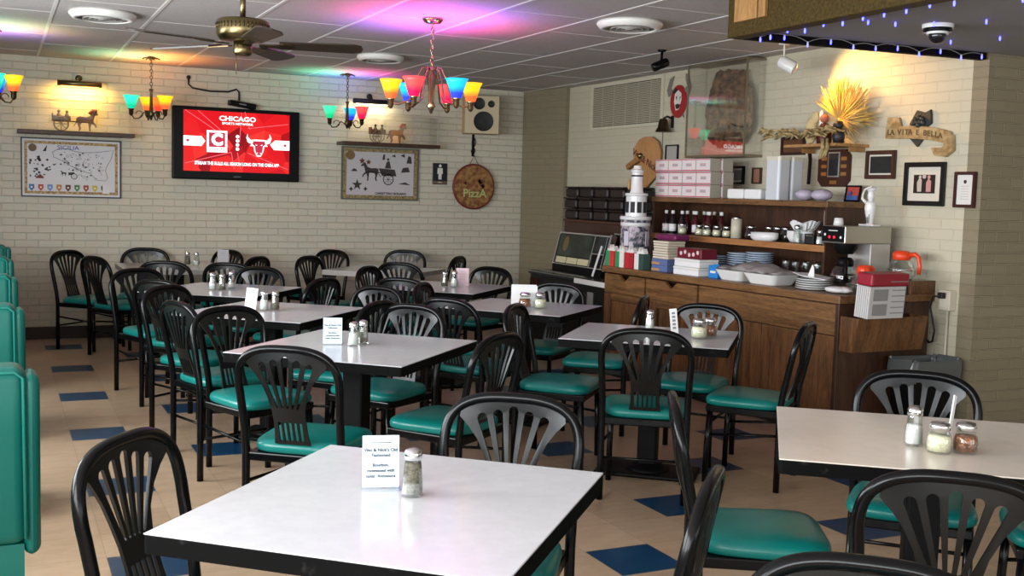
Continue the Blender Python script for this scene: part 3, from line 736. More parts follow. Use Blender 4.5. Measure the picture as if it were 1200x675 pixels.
ik = [horse(-.10, .0, .17, -1), [(-.02, .06), (.16, .05), (.18, -.02), (.02, -.02)], [(.05, .06), (.07, .13), (.10, .14), (.12, .06)], circ(.085, .155, .014, 10), stroke([(-.15, .02), (.05, .01)], .004),
      [(-.32, .02), (-.29, .05), (-.26, .04), (-.25, .02)], [(.02, .15), (.03, .2), (.05, .21), (.05, .15)], [(.12, .19), (.16, .21), (.17, .18)], [(.22, .2), (.27, .22), (.27, .18)], [(.29, .12), (.31, .2), (.34, .19), (.35, .12)], [(.23, .02), (.25, .07), (.31, .08), (.33, .03)], star(-.25, -.12, .06, 5, .4), star(-.16, -.16, .025, 4, .5), star(-.315, -.165, .025, 4, .5), [(.2, -.1), (.28, -.08), (.34, -.11)]]
ik += [stroke(circ(.09, -.055, .055, 25)+[(.145, -.055)], .005)]+[stroke([(.09-.05*math.cos(a), -.055-.05*math.sin(a)), (.09+.05*math.cos(a), -.055+.05*math.sin(a))], .002) for a in (0, PI/4, PI/2, 3*PI/4)]
flat('cart_drawing', ik, mat('brown ink', '#3E3634', .7), sheet2, -.0112)
flat('plumes', [star(-.20, .13, .035, 5, .5), star(-.13, .12, .03, 5, .5)], mat('plume rust', '#6B3A2A', .7), sheet2, -.0124)
flat('medallion', [circ(-.325, .185, .048, 20)], mat('medallion gold', '#7A6238', .5), sheet2, -.0112)
MB().text('CARRETTINO SICILIANO', .033, .12, -.205, -.0122, .001, bold=.0012, sx=.95).build('title', M_ink, sheet2)

# two shelves with acrylic cases and cart figurines ----------------------------
def case_shelf(x, z, w, label1, label2, label3, lightlabel, lampmat, lx, warm):
    s = thing('wall_shelf', label1, 'shelf', (x, YB, z))
    MB().box(-w/2, w/2, -.26, -.002, -.035, 0, .004).build('board', M_wooddk, s)
    c = thing('display_case', label2, 'display case', (x, YB, z+.001))
    d = .0025; ww = w/2-.03; h = .28
    mb = MB()
    mb.box(-ww, ww, -.245, -.245+d, 0, h); mb.box(-ww, -ww+d, -.245+d, -.012, 0, h); mb.box(ww-d, ww, -.245+d, -.012, 0, h); mb.box(-ww+d, ww-d, -.245+d, -.012, h-d, h)
    mb.build('panes', M_acryl, c)
    mb = MB()
    for xx in (-ww, ww-.004): mb.box(xx, xx+.004, -.2475, -.2455, 0, h); mb.box(xx, xx+.004, -.245, -.012, h+.0002, h+.002)
    mb.box(-ww, ww, -.2475, -.2455, h-.004, h)
    mb.build('edge_line', mat('pale acrylic edge', '#B9B4A4', .3) if 'pale acrylic edge' not in bpy.data.materials else bpy.data.materials['pale acrylic edge'], c)
    g = thing('cart_figurine', label3, 'figurine', (x-.02, YB-.13, z+.004), 0)
    mp = mat('painted cart', '#6A4526', .5); ml = mat('cart horse', '#7A4A34', .5)
    wl = MB()
    for yy in (-.045, .045):
        pts = [(-.11+.062*math.cos(2*PI*k/20), yy, .064+.062*math.sin(2*PI*k/20)) for k in range(20)]
        wl.tube(pts, .005, 6, closed=True)
        for k in range(8): wl.tube([(-.11, yy, .064), (-.11+.06*math.cos(PI*k/4), yy, .064+.06*math.sin(PI*k/4))], .0025, 5)
    wl.build('wheels', mat('cart wheel', '#7C6A4A', .5), g)
    bd = MB().box(-.19, -.03, -.04, .04, .085, .10).box(-.19, -.18, -.04, .04, .1, .155).box(-.18, -.03, -.04, -.034, .1, .135).box(-.18, -.03, .034, .04, .1, .135)
    bd.tube([(-.03, -.03, .09), (.16, -.03, .085)], .004, 6); bd.tube([(-.03, .03, .09), (.16, .03, .085)], .004, 6)
    bd.build('cart_body', mp, g)
    pe = MB()
    for px, pz in ((-.13, .10), (-.06, .10)):
        pe.lathe([(.0, 0), (.02, .0), (.022, .03), (.014, .055), (.006, .06), (.013, .07), (.013, .082), (0, .092)], 10, (px, 0, pz))
    pe.build('riders', mat('rider cloth', '#5A4A3A', .6), g)
    MB().prism(horse(.10, .078, .17, 1), -.02, .02, bev=.006).build('horse', ml, g)
    MB().tube([(.13, 0, .165), (.16, 0, .20), (.20, 0, .195)], .014, 8).build('plume', mat('red plume', '#A8442A', .6), g)
    lp = thing('picture_light', lightlabel, 'lamp', (lx[0], YB, lx[1]))
    L = lx[2]
    mb = MB().tube([(-L/2, -.13, 0), (L/2, -.13, 0)], .026, 12); mb.build('tube_shade', lampmat, lp)
    MB().tube([(0, -.004, .06), (0, -.05, .075), (0, -.11, .02)], .007, 8).build('arm', lampmat, lp)
    MB().lathe([(.0, 0), (.03, 0), (.03, .008), (0, .008)], 14, M=Matrix.Translation((0, -.003, .06)) @ Matrix.Rotation(R(90), 4, 'X')).build('wall_plate', lampmat, lp)
    MB().box(-L/2+.03, L/2-.03, -.140, -.12, -.029, -.0262).build('bulb_strip', mat('picture bulb', (0, 0, 0, 1), .3, emit=warm, estr=6), lp)
    for o_, e_ in ((-.25*L, 1), (.25*L, 1)):
        l = bpy.data.lights.new('picture_lamp', 'AREA'); l.shape = 'RECTANGLE'; l.size = L*.42; l.size_y = .03; l.energy = 2.6 if warm == '#FFC860' else 1.1; l.color = lin(warm)[:3]
        q = bpy.data.objects.new('picture_lamp', l); C.objects.link(q); q.parent = lp; q.location = (o_, -.13, -.033); q.rotation_euler = (R(28), 0, 0)
    return lp
case_shelf(.68, 1.935, 1.0, 'dark wall shelf above the framed island map', 'clear case on the shelf above the island map', 'horse and cart figurine in the clear case above the island map', 'brass picture light glowing above the left clear case', M_brass, (.71, 2.375, .38), '#FFC860')
case_shelf(3.71, 1.965, 1.05, 'dark wall shelf above the framed cart print', 'clear case on the shelf above the cart print', 'horse and cart figurine in the clear case above the cart print', 'black picture light above the right clear case, beside the chandelier', M_dark, (3.53, 2.385, .42), '#FFE9C0')
# restroom sign, pizza sign, loudspeaker ------------------------------------------
rs = thing('restroom_sign', 'small dark sign with a white standing figure', 'sign', (4.335, YB, 1.672))
MB().box(-.085, .085, -.012, 0, -.115, .115, .006).build('plate', mat('navy plate', '#141826', .35), rs)
mb = MB().prism(circ(0, .085, .016, 16), -.0135, -.012)
mb.prism([(-.028, .062), (.028, .062), (.032, .0), (.02, .0), (.019, .03), (.017, -.06), (.002, -.06), (.0, -.01), (-.002, -.06), (-.017, -.06), (-.019, .03), (-.02, .0), (-.032, .0)], -.0135, -.012)
mb.build('pictogram', M_white, rs)
MB().box(-.08, .08, -.0135, -.012, -.108, -.078).build('caption_band', mat('bronze band', '#6B5B46', .4), rs)
MB().text('MEN', .022, 0, -.093, -.0142, .001).build('lettering', M_white, rs)
pz = thing('pizza_sign', 'round wooden sign painted as a pizza, hanging from an iron bracket', 'sign', (4.715, YB-.05, 1.545))
MB().prism(circ(0, 0, .235, 44, rz=.235), -.012, .012, bev=.004).build('disc', noisy(mat('painted pizza', '#8C5A34', .6), '#6E3A24', '#A88048', 22, 5), pz)
MB().tube([(.235*math.cos(2*PI*k/44), 0, .235*math.sin(2*PI*k/44)) for k in range(44)], .014, 8, closed=True).build('crust_rim', mat('red brown rim', '#6E1F1A', .5), pz)
MB().text('PizzA', .125, .01, -.075, -.0145, .003, bold=.002).build('lettering', mat('pale green lettering', '#B9BF7E', .6), pz)
rr = random.Random(9)
flat('toppings', [circ(rr.uniform(-.14, .14), rr.uniform(.0, .15), rr.uniform(.012, .03), 9) for k in range(12)], mat('topping', '#7E4A2C', .6), pz, -.0122)
MB().tube([(-.06, 0, .228), (0, 0, .33), (.06, 0, .228)], .004, 6).build('hanger_wire', M_dark, pz)
br = thing('iron_bracket', 'black scroll bracket carrying the pizza sign below the loudspeaker', 'bracket', (4.715, YB, 1.875))
mb = MB().box(-.012, .012, -.012, 0, 0, .24).tube([(0, -.012, .02), (0, -.04, .0), (0, -.055, .0)], .006, 6)
for s in (1,): mb.tube([(.0+.03*math.sin(a)*(1-a/9), -.012, .15+.05*math.cos(a)) for a in [k*.5 for k in range(13)]], .005, 6)
mb.tube([(.02*math.sin(a), -.012, .06+.035*math.cos(a)) for a in [k*.5 for k in range(11)]], .005, 6)
mb.build('scrollwork', M_black, br)
sk = thing('loudspeaker', 'beige loudspeaker with three black cones under the ceiling', 'loudspeaker', (4.79, YB, 2.31), R(-16))
MB().box(-.20, .17, -.30, -.04, -.20, .20, .006).build('cabinet', mat('beige speaker cabinet', '#B79E78', .5), sk)
MB().box(-.02, .17, -.308, -.30, -.196, .196).build('baffle', mat('pale baffle', '#C7B795', .55), sk) if False else MB().box(-.196, .166, -.306, -.30, -.196, .196).build('baffle', mat('pale baffle', '#C7B795', .55), sk)
for cx, cz, r in ((.02, -.07, .105), (-.03, .115, .062), (.10, .115, .036)):
    MB().lathe([(0, .004), (r*.3, .006), (r*.8, .001), (r*.95, .008), (r, .009), (r, 0), (0, 0)], 28, M=Matrix.Translation((cx-.02, -.306, cz)) @ Matrix.Rotation(R(90), 4, 'X')).build('cone', M_dark, sk)
MB().box(-.05, .05, -.04, .0, -.05, .05).build('mount', M_dark, sk)
# ------------------------------------------------------------------ ceiling fixtures
def vent(x, y, label, r=.215, drop=.05):
    t = thing('ceiling_vent', label, 'vent', (x, y, HC), 0, 'round white ceiling diffusers')
    MB().lathe([(r*.96, 0), (r, -.012), (r, -.020), (r*.9, -.045), (r*.76, -.050), (r*.76, -.040), (r*.9, -.03), (r*.9, 0)], 40).build('rim', M_white, t)
    mb = MB()
    for k, (ro, zz) in enumerate(((.60, -.028), (.42, -.040), (.26, -.050))):
        mb.lathe([(r*ro-.030, -.018), (r*ro-.006, -.050), (r*ro, -.050), (r*ro-.024, -.018)], 32)
    mb.lathe([(0, -.050), (r*.14, -.052), (r*.14, -.047), (0, -.045)], 24)
    mb.build('cones', mat('shade-toned diffuser cone', '#9A9792', .5), t)  # white metal cones, their shade is put into this grey
    MB().lathe([(0, -.006), (r*.89, -.006), (r*.89, -.002), (0, -.002)], 32).build('duct_shade', M_dark, t)  # flat dark disc stands in for the shade inside the recess
vent(.66, 7.86, 'round ceiling diffuser nearest the aisle, beside the fan')
vent(3.72, 6.15, 'round ceiling diffuser to the right of the chandelier, by the small black camera')
vent(2.95, 8.90, 'faint flat ceiling diffuser beyond the large chandelier', .2)
# fan
FX, FY = 1.235, 6.12
fan = thing('ceiling_fan', 'five-blade ceiling fan with antique brass motor', 'fan', (FX, FY, HC))
MB().lathe([(0, 0), (.07, 0), (.07, -.02), (.05, -.05), (.0, -.05)], 24).build('canopy', M_brass, fan)
MB().tube([(0, 0, -.04), (0, 0, -.225)], .016, 10).build('downrod', M_brass, fan)
MB().lathe([(0, -.085), (.055, -.09), (.06, -.115), (.0, -.12)], 24).build('yoke', M_brass, fan) if False else None
MB().lathe([(0, -.218), (.13, -.222), (.142, -.232), (.142, -.305), (.125, -.33), (.07, -.34), (0, -.34)], 36).build('motor_housing', M_brass, fan)
mb = MB()
for k in range(40): mb.tube([(.1425*math.cos(2*PI*k/40), .1425*math.sin(2*PI*k/40), -.245), (.1425*math.cos(2*PI*k/40), .1425*math.sin(2*PI*k/40), -.275)], .0035, 5)
mb.build('vent_ribs', M_dkbrass, fan)
MB().lathe([(0, -.335), (.05, -.34), (.052, -.40), (.04, -.415), (0, -.418)], 24).build('switch_housing', M_brass, fan)
MB().tube([(-.04, -.03, -.40), (-.04, -.03, -.52)], .002, 5).build('pull_chain', M_brass, fan)
A0 = R(55)
for k in range(5):
    a = A0+2*PI*k/5
    Mx = Matrix.Rotation(a, 4, 'Z') @ Matrix.Translation((0, 0, -.35)) @ Matrix.Rotation(R(-11), 4, 'X')
    bl = MB().plate([(.20, -.055), (.60, -.072), (.645, -.05), (.655, 0), (.645, .05), (.60, .072), (.20, .055)], -.004, .004, M=Mx).build('blade', mat('dark walnut blade', '#2E2218', .4), fan)
    MB().plate([(.09, -.018), (.16, -.02), (.22, -.04), (.27, -.03), (.27, .03), (.22, .04), (.16, .02), (.09, .018)], -.010, -.004, M=Mx).build('blade_iron', M_dkbrass, fan)
# chandeliers
def shade_mat(c1, c2, e=3.0):
    m = mat('lit shade '+c1, c1, .4)
    tc = nd(m, 'ShaderNodeTexCoord'); sp = nd(m, 'ShaderNodeSeparateXYZ'); lk(m, tc.outputs['Generated'], sp.inputs[0])
    r = ramp(m, [(.25, c2), (.6, c1)]); lk(m, sp.outputs['Z'], r.inputs[0])
    lk(m, r.outputs[0], bsdf(m).inputs['Emission Color']); bsdf(m).inputs['Emission Strength'].default_value = e
    lk(m, r.outputs[0], bsdf(m).inputs['Base Color'])
    return m
COL = {'yellow': ('#FFC81A', '#F0602E', (1, .36, .01)), 'blue': ('#18B4F0', '#2A3CD8', (.03, .12, 1)), 'red': ('#FF4A48', '#F0104A', (1, .0, .28)), 'teal': ('#30E8B8', '#12B890', (.04, 1, .6)), 'green': ('#3EE0A0', '#18B878', (.04, 1, .4)), 'orange': ('#FF7A2A', '#F0422A', (1, .14, .01)), 'magenta': ('#FF4A8A', '#E8148A', (1, .08, .75))}
SH = {k: shade_mat(v[0], v[1], .85) for k, v in COL.items()}
M_bulb = mat('bulb glow', (0, 0, 0, 1), .3, emit='#FFE8C0', estr=6)
def chandelier(x, y, label, ring, sr, drop, shades, metal, up=(0, 0), energy=8, canopy='disc', big=True, glow=None):
    t = thing('chandelier', label, 'chandelier', (x, y, HC), 0, 'chandeliers with coloured glass shades')
    if canopy == 'disc': MB().lathe([(0, 0), (.068, 0), (.068, -.012), (.05, -.03), (0, -.03)], 24).build('canopy', metal, t)
    else:
        mb = MB().lathe([(0, 0), (.03, -.005), (.02, -.03), (0, -.04)], 16)
        for k in range(6): mb.tube([(0, 0, -.02), (.05*math.cos(PI*k/3), .05*math.sin(PI*k/3), -.012), (.075*math.cos(PI*k/3), .075*math.sin(PI*k/3), -.025)], .006, 6)
        mb.build('canopy', metal, t)
    cz = -drop*.52
    mb = MB(); n = 9
    for k in range(n):
        z0 = -.03+(cz+.03)*k/n; z1 = -.03+(cz+.03)*(k+1)/n; zc_, hh = (z0+z1)/2, (z0-z1)/2*1.2
        ax = (1, 0) if k % 2 else (0, 1)
        mb.tube([(ax[0]*.011*math.cos(a), ax[1]*.011*math.cos(a), zc_+hh*math.sin(a)) for a in [2*PI*i/10 for i in range(10)]], .0035, 5, closed=True)
    mb.build('chain', metal, t)
    zb = -drop
    MB().lathe([(0, cz), (.02, cz-.005), (.012, cz-.03), (.03, cz-.06) if big else (.012, cz-.06), (.018, zb+.06), (.03, zb+.03), (.016, zb+.01), (.008, zb-.015), (0, zb-.02)], 16).build('stem', metal, t)
    N = len(shades)
    for c, a in shades:
        dx, dy = math.sin(a), -math.cos(a)   # angle from the side nearest the entrance
        dx, dy = dx*math.cos(-yaw)-dy*math.sin(-yaw), dx*math.sin(-yaw)+dy*math.cos(-yaw)
        ex, ey = dx*ring, dy*ring
        if big:
            pts = [(dx*.03, dy*.03, cz-.02), (dx*.06, dy*.06, cz-.005), (dx*.10, dy*.10, cz-.08), (dx*.14, dy*.14, cz-.22), (dx*ring*.8, dy*ring*.8, zb+.035), (ex, ey, zb+.045), (ex, ey, zb+.06)]
            zs = zb+.06
        else:
            pts = [(dx*.01, dy*.01, zb+.02), (dx*ring*.35, dy*ring*.35, zb+.05), (dx*ring*.6, dy*ring*.6, zb-.005), (dx*ring*.85, dy*ring*.85, zb-.01), (ex*1.02, ey*1.02, zb+.03), (ex, ey, zb+.07)]
            zs = zb+.065
        ar = MB().tube(pts, .006, 8)
        if not big: ar.tube([(dx*(ring*.6+.03*math.cos(q)), dy*(ring*.6+.03*math.cos(q)), zb+.03+.03*math.sin(q)) for q in [k*.6 for k in range(9)]], .004, 6)
        arm = ar.build('arm', metal, t)
        so_ = MB().lathe([(0, zs-.055), (.01, zs-.05), (.02, zs-.035), (.02, zs), (.026, zs+.006), (.024, zs+.022), (0, zs+.022)], 14, (ex, ey, 0)).build('socket', metal, t)
        MB().lathe([(.026, zs+.012), (.032, zs+.016), (.062*sr, zs+.11*sr), (.075*sr, zs+.135*sr), (.070*sr, zs+.135*sr), (.057*sr, zs+.11*sr), (.026, zs+.022)], 22, (ex, ey, 0)).build('shade', SH[c], t)
        MB().ball((ex, ey, zs+.055*sr), .02).build('bulb', M_bulb, t)
        l = bpy.data.lights.new('shade_light', 'SPOT'); l.energy = energy*(.2 if (big and c == 'yellow') else 1); l.color = COL[c][2]; l.spot_size = R(168); l.spot_blend = 1; l.shadow_soft_size = .03
        lo = bpy.data.objects.new('shade_light', l); C.objects.link(lo); lo.parent = t
        lo.location = (ex, ey, zs+.10*sr); lo.rotation_euler = (R(180), 0, 0)
    return t
M_pinkbrass = mat('polished copper brass', (.42, .28, .16, 1), .22, 1)
chandelier(2.60, 6.78, 'large chandelier with six yellow, red and blue shades on a chain', .265, 1.0, .60,
           [('yellow', R(-82)), ('red', R(-20)), ('blue', R(42)), ('yellow', R(102)), ('red', R(160)), ('blue', R(-140))], M_pinkbrass, energy=20)
chandelier(1.27, 10.30, 'small chandelier with green and yellow shades beside the television', .17, .95, .545,
           [('teal', R(-70)), ('yellow', R(62)), ('orange', R(178)), ('yellow', R(-150))], M_dkbrass, energy=10, canopy='leaf', big=False)
chandelier(3.13, 10.45, 'small chandelier with green, blue and red shades before the cart shelf', .17, .95, .52,
           [('green', R(-75)), ('red', R(65)), ('blue', R(178))], M_dkbrass, energy=10, canopy='leaf', big=False)
chandelier(-.02, 9.15, 'small chandelier cut by the left border, with green and yellow shades', .17, .95, .545,
           [('teal', R(35)), ('yellow', R(88)), ('red', R(-90)), ('blue', R(-170))], M_dkbrass, energy=10, canopy='leaf', big=False)
# small black camera and white spotlight and dome camera
t = thing('spot_camera', 'small black camera hanging from the ceiling by the wall grille', 'camera', (4.62, 7.15, HC), R(20))
MB().lathe([(0, 0), (.035, 0), (.03, -.015), (0, -.018)], 16).tube([(0, 0, -.01), (.0, 0, -.06), (-.02, -.01, -.085)], .010, 8).build('bracket', M_black, t)
MB().lathe([(0, -.07), (.03, -.07), (.034, -.05), (.034, .05), (.028, .06), (0, .06)], 16, M=Matrix.Translation((-.035, -.02, -.115)) @ Matrix.Rotation(R(62), 4, 'Y') @ Matrix.Rotation(R(30), 4, 'X')).build('housing', M_black, t)
MB().lathe([(0, 0), (.02, 0), (.02, .004), (0, .006)], 14, M=Matrix.Translation((-.035, -.02, -.115)) @ Matrix.Rotation(R(62), 4, 'Y') @ Matrix.Rotation(R(30), 4, 'X') @ Matrix.Translation((0, 0, .06))).build('lens', M_chrome, t)
t = thing('spotlight', 'white cylinder spotlight hanging beside the glass case', 'lamp', (5.10, 6.30, HC), R(10))
MB().lathe([(0, 0), (.04, 0), (.04, -.012), (0, -.015)], 16).tube([(0, 0, -.01), (0, 0, -.10)], .006, 8).build('stem', M_white, t)
Mx = Matrix.Translation((.0, -.02, -.15)) @ Matrix.Rotation(R(-10), 4, 'Z') @ Vector((.42, -.55, -.38)).to_track_quat('Z', 'Y').to_matrix().to_4x4()
autosmooth(MB().lathe([(0, -.055), (.035, -.05), (.046, -.03), (.046, .075), (.041, .075), (.041, 0), (0, -.01)], 24, M=Mx).build('can', M_whitegloss, t))
l = bpy.data.lights.new('spot_lamp', 'SPOT'); l.energy = 38; l.color = (1, .5, .12); l.spot_size = R(100); l.spot_blend = .8; l.shadow_soft_size = .04
lo = bpy.data.objects.new('spot_lamp', l); C.objects.link(lo); lo.parent = t; lo.matrix_local = Matrix.Translation((Mx @ Vector((0, 0, .078)))) @ Matrix.Rotation(R(-10), 4, 'Z') @ Vector((.42, -.34, -.16)).to_track_quat('-Z', 'Y').to_matrix().to_4x4()
t = thing('dome_camera', 'white dome camera under the dropped ceiling with string lights', 'camera', (4.44, 4.26, SZ+.054), 0)
autosmooth(MB().lathe([(0, 0), (.075, 0), (.08, -.01), (.078, -.032), (.0, -.034)], 28).build('base', M_whitegloss, t))
MB().lathe([(.072, -.032), (.072, -.05), (.0, -.05)], 28).build('ring', M_black, t)
autosmooth(MB().lathe([(.055, -.05), (.056, -.062), (.05, -.062), (.0, -.062)], 28).build('collar', M_whitegloss, t))
MB().ball((0, 0, -.066), .044, 20).build('hanging_dome', mat('smoked dome', (.01, .01, .012, 1), .05), t)
# string lights
sl = thing('string_lights', 'string of small blue lights draped under the soffit', 'string lights', (0, 0, 0))
Mbl = mat('blue led', (.1, .1, .3, 1), .3, emit='#3A3CFF', estr=9); Mcap = mat('led cap', '#C9C9D6', .3)
runs = []
zz = SZ+.05
e1 = [(SX+.12, 4.84-.14*k, SZ+.006+.02*math.sin(k*1.7)**2) for k in range(14)]
e2 = [(SX+.16+.155*k, SY-.086-.0947*(.06+.155*k), SZ+.006+.03*math.sin(k*1.3+.5)**2) for k in range(11)]
e3 = [(SX+.35+.15*k, 4.35-.12*k+.1*math.sin(k), zz-.004) for k in range(9)]
e4 = [(4.15+.2*k, 3.5+.13*k, zz-.004) for k in range(6)]
e5 = [(4.9+.1*k, 4.6-.25*k, zz-.004) for k in range(5)]
wire = MB(); kk = 0
for run in (e1, e2, e3, e4, e5):
    fine = []
    for i in range(len(run)-1):
        for q in range(4):
            s_ = q/4; p = Vector(run[i]).lerp(Vector(run[i+1]), s_); p.z += .012*math.sin(PI*s_); fine.append(p)
    fine.append(Vector(run[-1])); wire.tube(fine, .0022, 5)
    for p in run:
        bd = MB().lathe([(0, -.030), (.0045, -.027), (.0055, -.012), (.004, -.008), (0, -.008)], 8, p).build('bulb', Mbl, sl)
        MB().lathe([(0, -.009), (.005, -.009), (.005, .003), (0, .003)], 8, p).build('bulb_cap', Mcap, bd)
wire.build('wire', mat('pale wire', '#8E8C88', .5), sl)
# ------------------------------------------------------------------ right wall (local frame: x right, z up, viewer on -y)
RW_ = -PI/2
def rw(y, z): return (XR, y, z)
# wall grille
g = thing('wall_grille', 'cream louvred air grille high on the right wall', 'grille', rw(9.105, 2.37), RW_)
w, h = 1.33, .455
MB().prism(rect(-w/2, w/2, -h/2, h/2), -.022, 0, [rect(-w/2+.035, w/2-.035, -h/2+.03, h/2-.03)], bev=.004).build('frame', mat('cream metal', '#CDC6B0', .4), g)
MB().box(-w/2+.03, w/2-.03, -.006, -.001, -h/2+.025, h/2-.025).build('duct_shade', M_dark, g)  # dark sheet behind the louvres in place of the unlit duct
mb = MB()
for k in range(24):
    z = -h/2+.035+(h-.07)*(k+.5)/24
    mb.box(-w/2+.034, w/2-.034, -.002, .002, -.0055, .0055, M=Matrix.Translation((0, -.012, z)) @ Matrix.Rotation(R(-25), 4, 'X'))
for k in range(1, 6): mb.box(-w/2+w*k/6-.003, -w/2+w*k/6+.003, -.010, -.006, -h/2+.03, h/2-.03)
mb.build('louvres', mat('cream louvre', '#BDB59E', .45), g)
# horned emblem
e = thing('horned_emblem', 'flat painted metal emblem with grey horns and red face beside the grille', 'emblem', rw(8.20, 2.36), RW_)
flat('horns', [[(-.10, .06), (-.16, .03), (-.19, .09), (-.14, .19), (-.08, .21), (-.11, .15), (-.13, .10), (-.075, .08)], [(.10, .06), (.16, .03), (.19, .09), (.15, .19), (.10, .22), (.10, .16), (.13, .11), (.075, .08)], [(.03, -.12), (.10, -.17), (.07, -.10)]], mat('grey horn', '#77736A', .5), e, -.006, .006)
flat('face', [circ(0, -.02, .125, 24, rz=.145)], mat('emblem red', '#9C1C20', .45), e, -.004, .010)
flat('face_patch', [[(-.05, .05), (.0, .08), (.05, .05), (.055, -.01), (.02, -.09), (-.03, -.10), (-.06, -.02)]], mat('emblem white', '#D8D2C8', .5), e, -.0142, .002)
flat('face_marks', [[(-.03, .02), (-.01, .03), (-.02, -.01)], [(.03, .02), (.045, .02), (.03, -.01)], [(-.04, -.05), (.0, -.04), (.04, -.05), (.02, -.085), (-.02, -.085)], [(-.09, .06), (-.04, .1), (.0, .085), (-.06, .05)]], M_ink, e, -.0164, .002)
# brass bell
b = thing('wall_bell', 'bronze bell on a wall bracket below the horned emblem', 'bell', rw(8.29, 2.16), RW_)
MB().tube([(.0, 0, .03), (0, -.06, .05), (0, -.10, .03)], .009, 8).box(-.02, .02, -.008, 0, -.05, .06).build('bracket', M_dark, b)
autosmooth(MB().lathe([(0, 0), (.03, -.004), (.042, -.03), (.048, -.075), (.07, -.115), (.074, -.12), (.06, -.12), (0, -.09)], 24, (0, -.10, .03)).build('bell_body', M_dkbrass, b))
MB().tube([(0, -.10, -.05), (0, -.10, -.26)], .005, 6).ball((0, -.10, -.085), .014).build('pull_cord', mat('grey cord', '#6E6A60', .7), b)
# small pale framed panel under the bell
fr = thing('framed_picture', 'small dark-edged pale frame below the bell, partly behind the cartons', 'picture', rw(8.27, 1.86), RW_)
frame(fr, .2, .2, .012, .02, M_dark)
MB().box(-.09, .09, -.008, -.003, -.09, .09).build('print_sheet', mat('pale grey print', '#A9A59C', .3), fr)
# glass case with slab of bark
c = thing('glass_case', 'shallow glass wall case enclosing a rough brown slab', 'display case', rw(7.385, 2.215), RW_ + R(1.5))
w, h, d = .77, .74, .20
mb = MB().box(-w/2, w/2, -.008, -.002, -h/2, h/2); mb.build('back_panel', mat('case back', '#B7AE98', .6), c)
mb = MB(); q = .004
mb.box(-w/2, w/2, -d, -d+q, -h/2, h/2); mb.box(-w/2, -w/2+q, -d+q, -.008, -h/2, h/2); mb.box(w/2-q, w/2, -d+q, -.008, -h/2, h/2)
mb.build('panes', M_acryl, c)
mb = MB()
for x in (-w/2, w/2):
    mb.box(x-.006, x+.006, -d-.004, -d+.010, -h/2, h/2)
mb.box(-w/2, w/2, -d-.004, -.001, h/2, h/2+.016); mb.box(-w/2, w/2, -d-.004, -.001, -h/2-.02, -h/2)
mb.build('edge_strips', mat('dull metal edge', '#857B66', .4, .6), c)
rr = random.Random(12); pts = []
for k in range(44):
    a = 2*PI*k/44; r_ = 1+.07*math.sin(5*a+1)+.05*math.sin(11*a)+rr.uniform(-.05, .05)
    pts.append((.03+.27*r_*math.cos(a), .0+.30*r_*math.sin(a)))
sl_ = thing('bark_slab', 'rough brown slab mounted inside the glass case', 'wood slab', rw(7.385, 2.215), RW_ + R(1.5))
Mbark = noisy(mat('rough bark', '#5E4630', .85), '#36281A', '#8A6848', 16, 8, bump=.8, bscale=40)
from mathutils import noise as mnoise
b = bmesh.new(); bmesh.ops.create_uvsphere(b, u_segments=64, v_segments=40, radius=1)
for v in b.verts:
    d_ = v.co.copy(); r_ = 1+.20*mnoise.noise(d_*1.7+Vector((3, 1, 5)))+.10*mnoise.noise(d_*5)+.05*mnoise.noise(d_*14)
    v.co = Vector((.02+d_.x*.29*r_, -.083+d_.y*.055*(1+.5*mnoise.noise(d_*6)), d_.z*.33*r_))
bk = MB(); bk._add(b)
bk.build('slab', Mbark, sl_)
# wooden pizza peel
p = thing('pizza_peel', 'wooden pizza peel with dark red handwriting leaning beside the tower figurine', 'peel', rw(8.66, 1.80), RW_)
pl = [(-.17, .10), (-.16, .16), (-.10, .22), (-.02, .245), (.08, .24), (.16, .19), (.20, .10), (.19, -.09), (.02, -.23), (-.02, -.235), (-.17, -.14)]
Mt = Matrix.Translation((0, -.03, 0)) @ Matrix.Scale(1.25, 4, (1, 0, 0))
MB().prism(pl, -.012, .004, M=Mt, bev=.003).build('blade', wood('peel wood', '#A87848', '#C08E5A', .5, (4, 4, 1.5)), p)
MB().text("Vito & Nick's", .092, 0, .02, 0, .002, bold=.001, M=Matrix.Translation((.0, -.0432, .0)) @ Matrix.Rotation(R(22), 4, 'Y')).build('lettering', mat('burgundy lettering', '#5E1A16', .6), p)
MB().box(-.03, .03, -.018, 0, -.02, .02).build('hanger', M_dark, p)
# small framed pictures on the wall
def picture(y, z, w, h, bw, fm, inner, label, mat_w=None, extra=None, name='framed_photo'):
    t = thing(name, label, 'picture', rw(y, z), RW_)
    frame(t, w, h, bw, .025, fm)
    if mat_w is not None:
        MB().box(-w/2+bw-.004, w/2-bw+.004, -.010, -.005, -h/2+bw-.004, h/2-bw+.004).build('mount', mat('ivory mount', '#D2CCBE', .5), t)
        a = bw+mat_w
    else: a = bw-.004
    MB().box(-w/2+a, w/2-a, -.013, -.009, -h/2+a, h/2-a).build('photo', inner, t)
    if extra: extra(t, w, h)
    return t
def two_people(t, w, h):
    flat('portrait_figures', [[(-.055, -.05), (-.06, .01), (-.045, .035), (-.02, .03), (-.02, -.05)], circ(-.035, .045, .012, 12), circ(.0, .05, .016, 12)], mat('pale clothes', '#B9AFA2', .6), t, -.0132)
    flat('portrait_pink', [[(.02, -.05), (.018, .01), (.035, .035), (.06, .02), (.06, -.05)], circ(.04, .045, .013, 12)], mat('pink clothes', '#C08A88', .6), t, -.0132)
picture(5.30, 1.622, .345, .285, .032, mat('black bevelled frame', '#0C0C0E', .3), mat('dark photo', '#2A1F1C', .3), 'large black frame with a white mount and a photo of two people', .05, two_people)
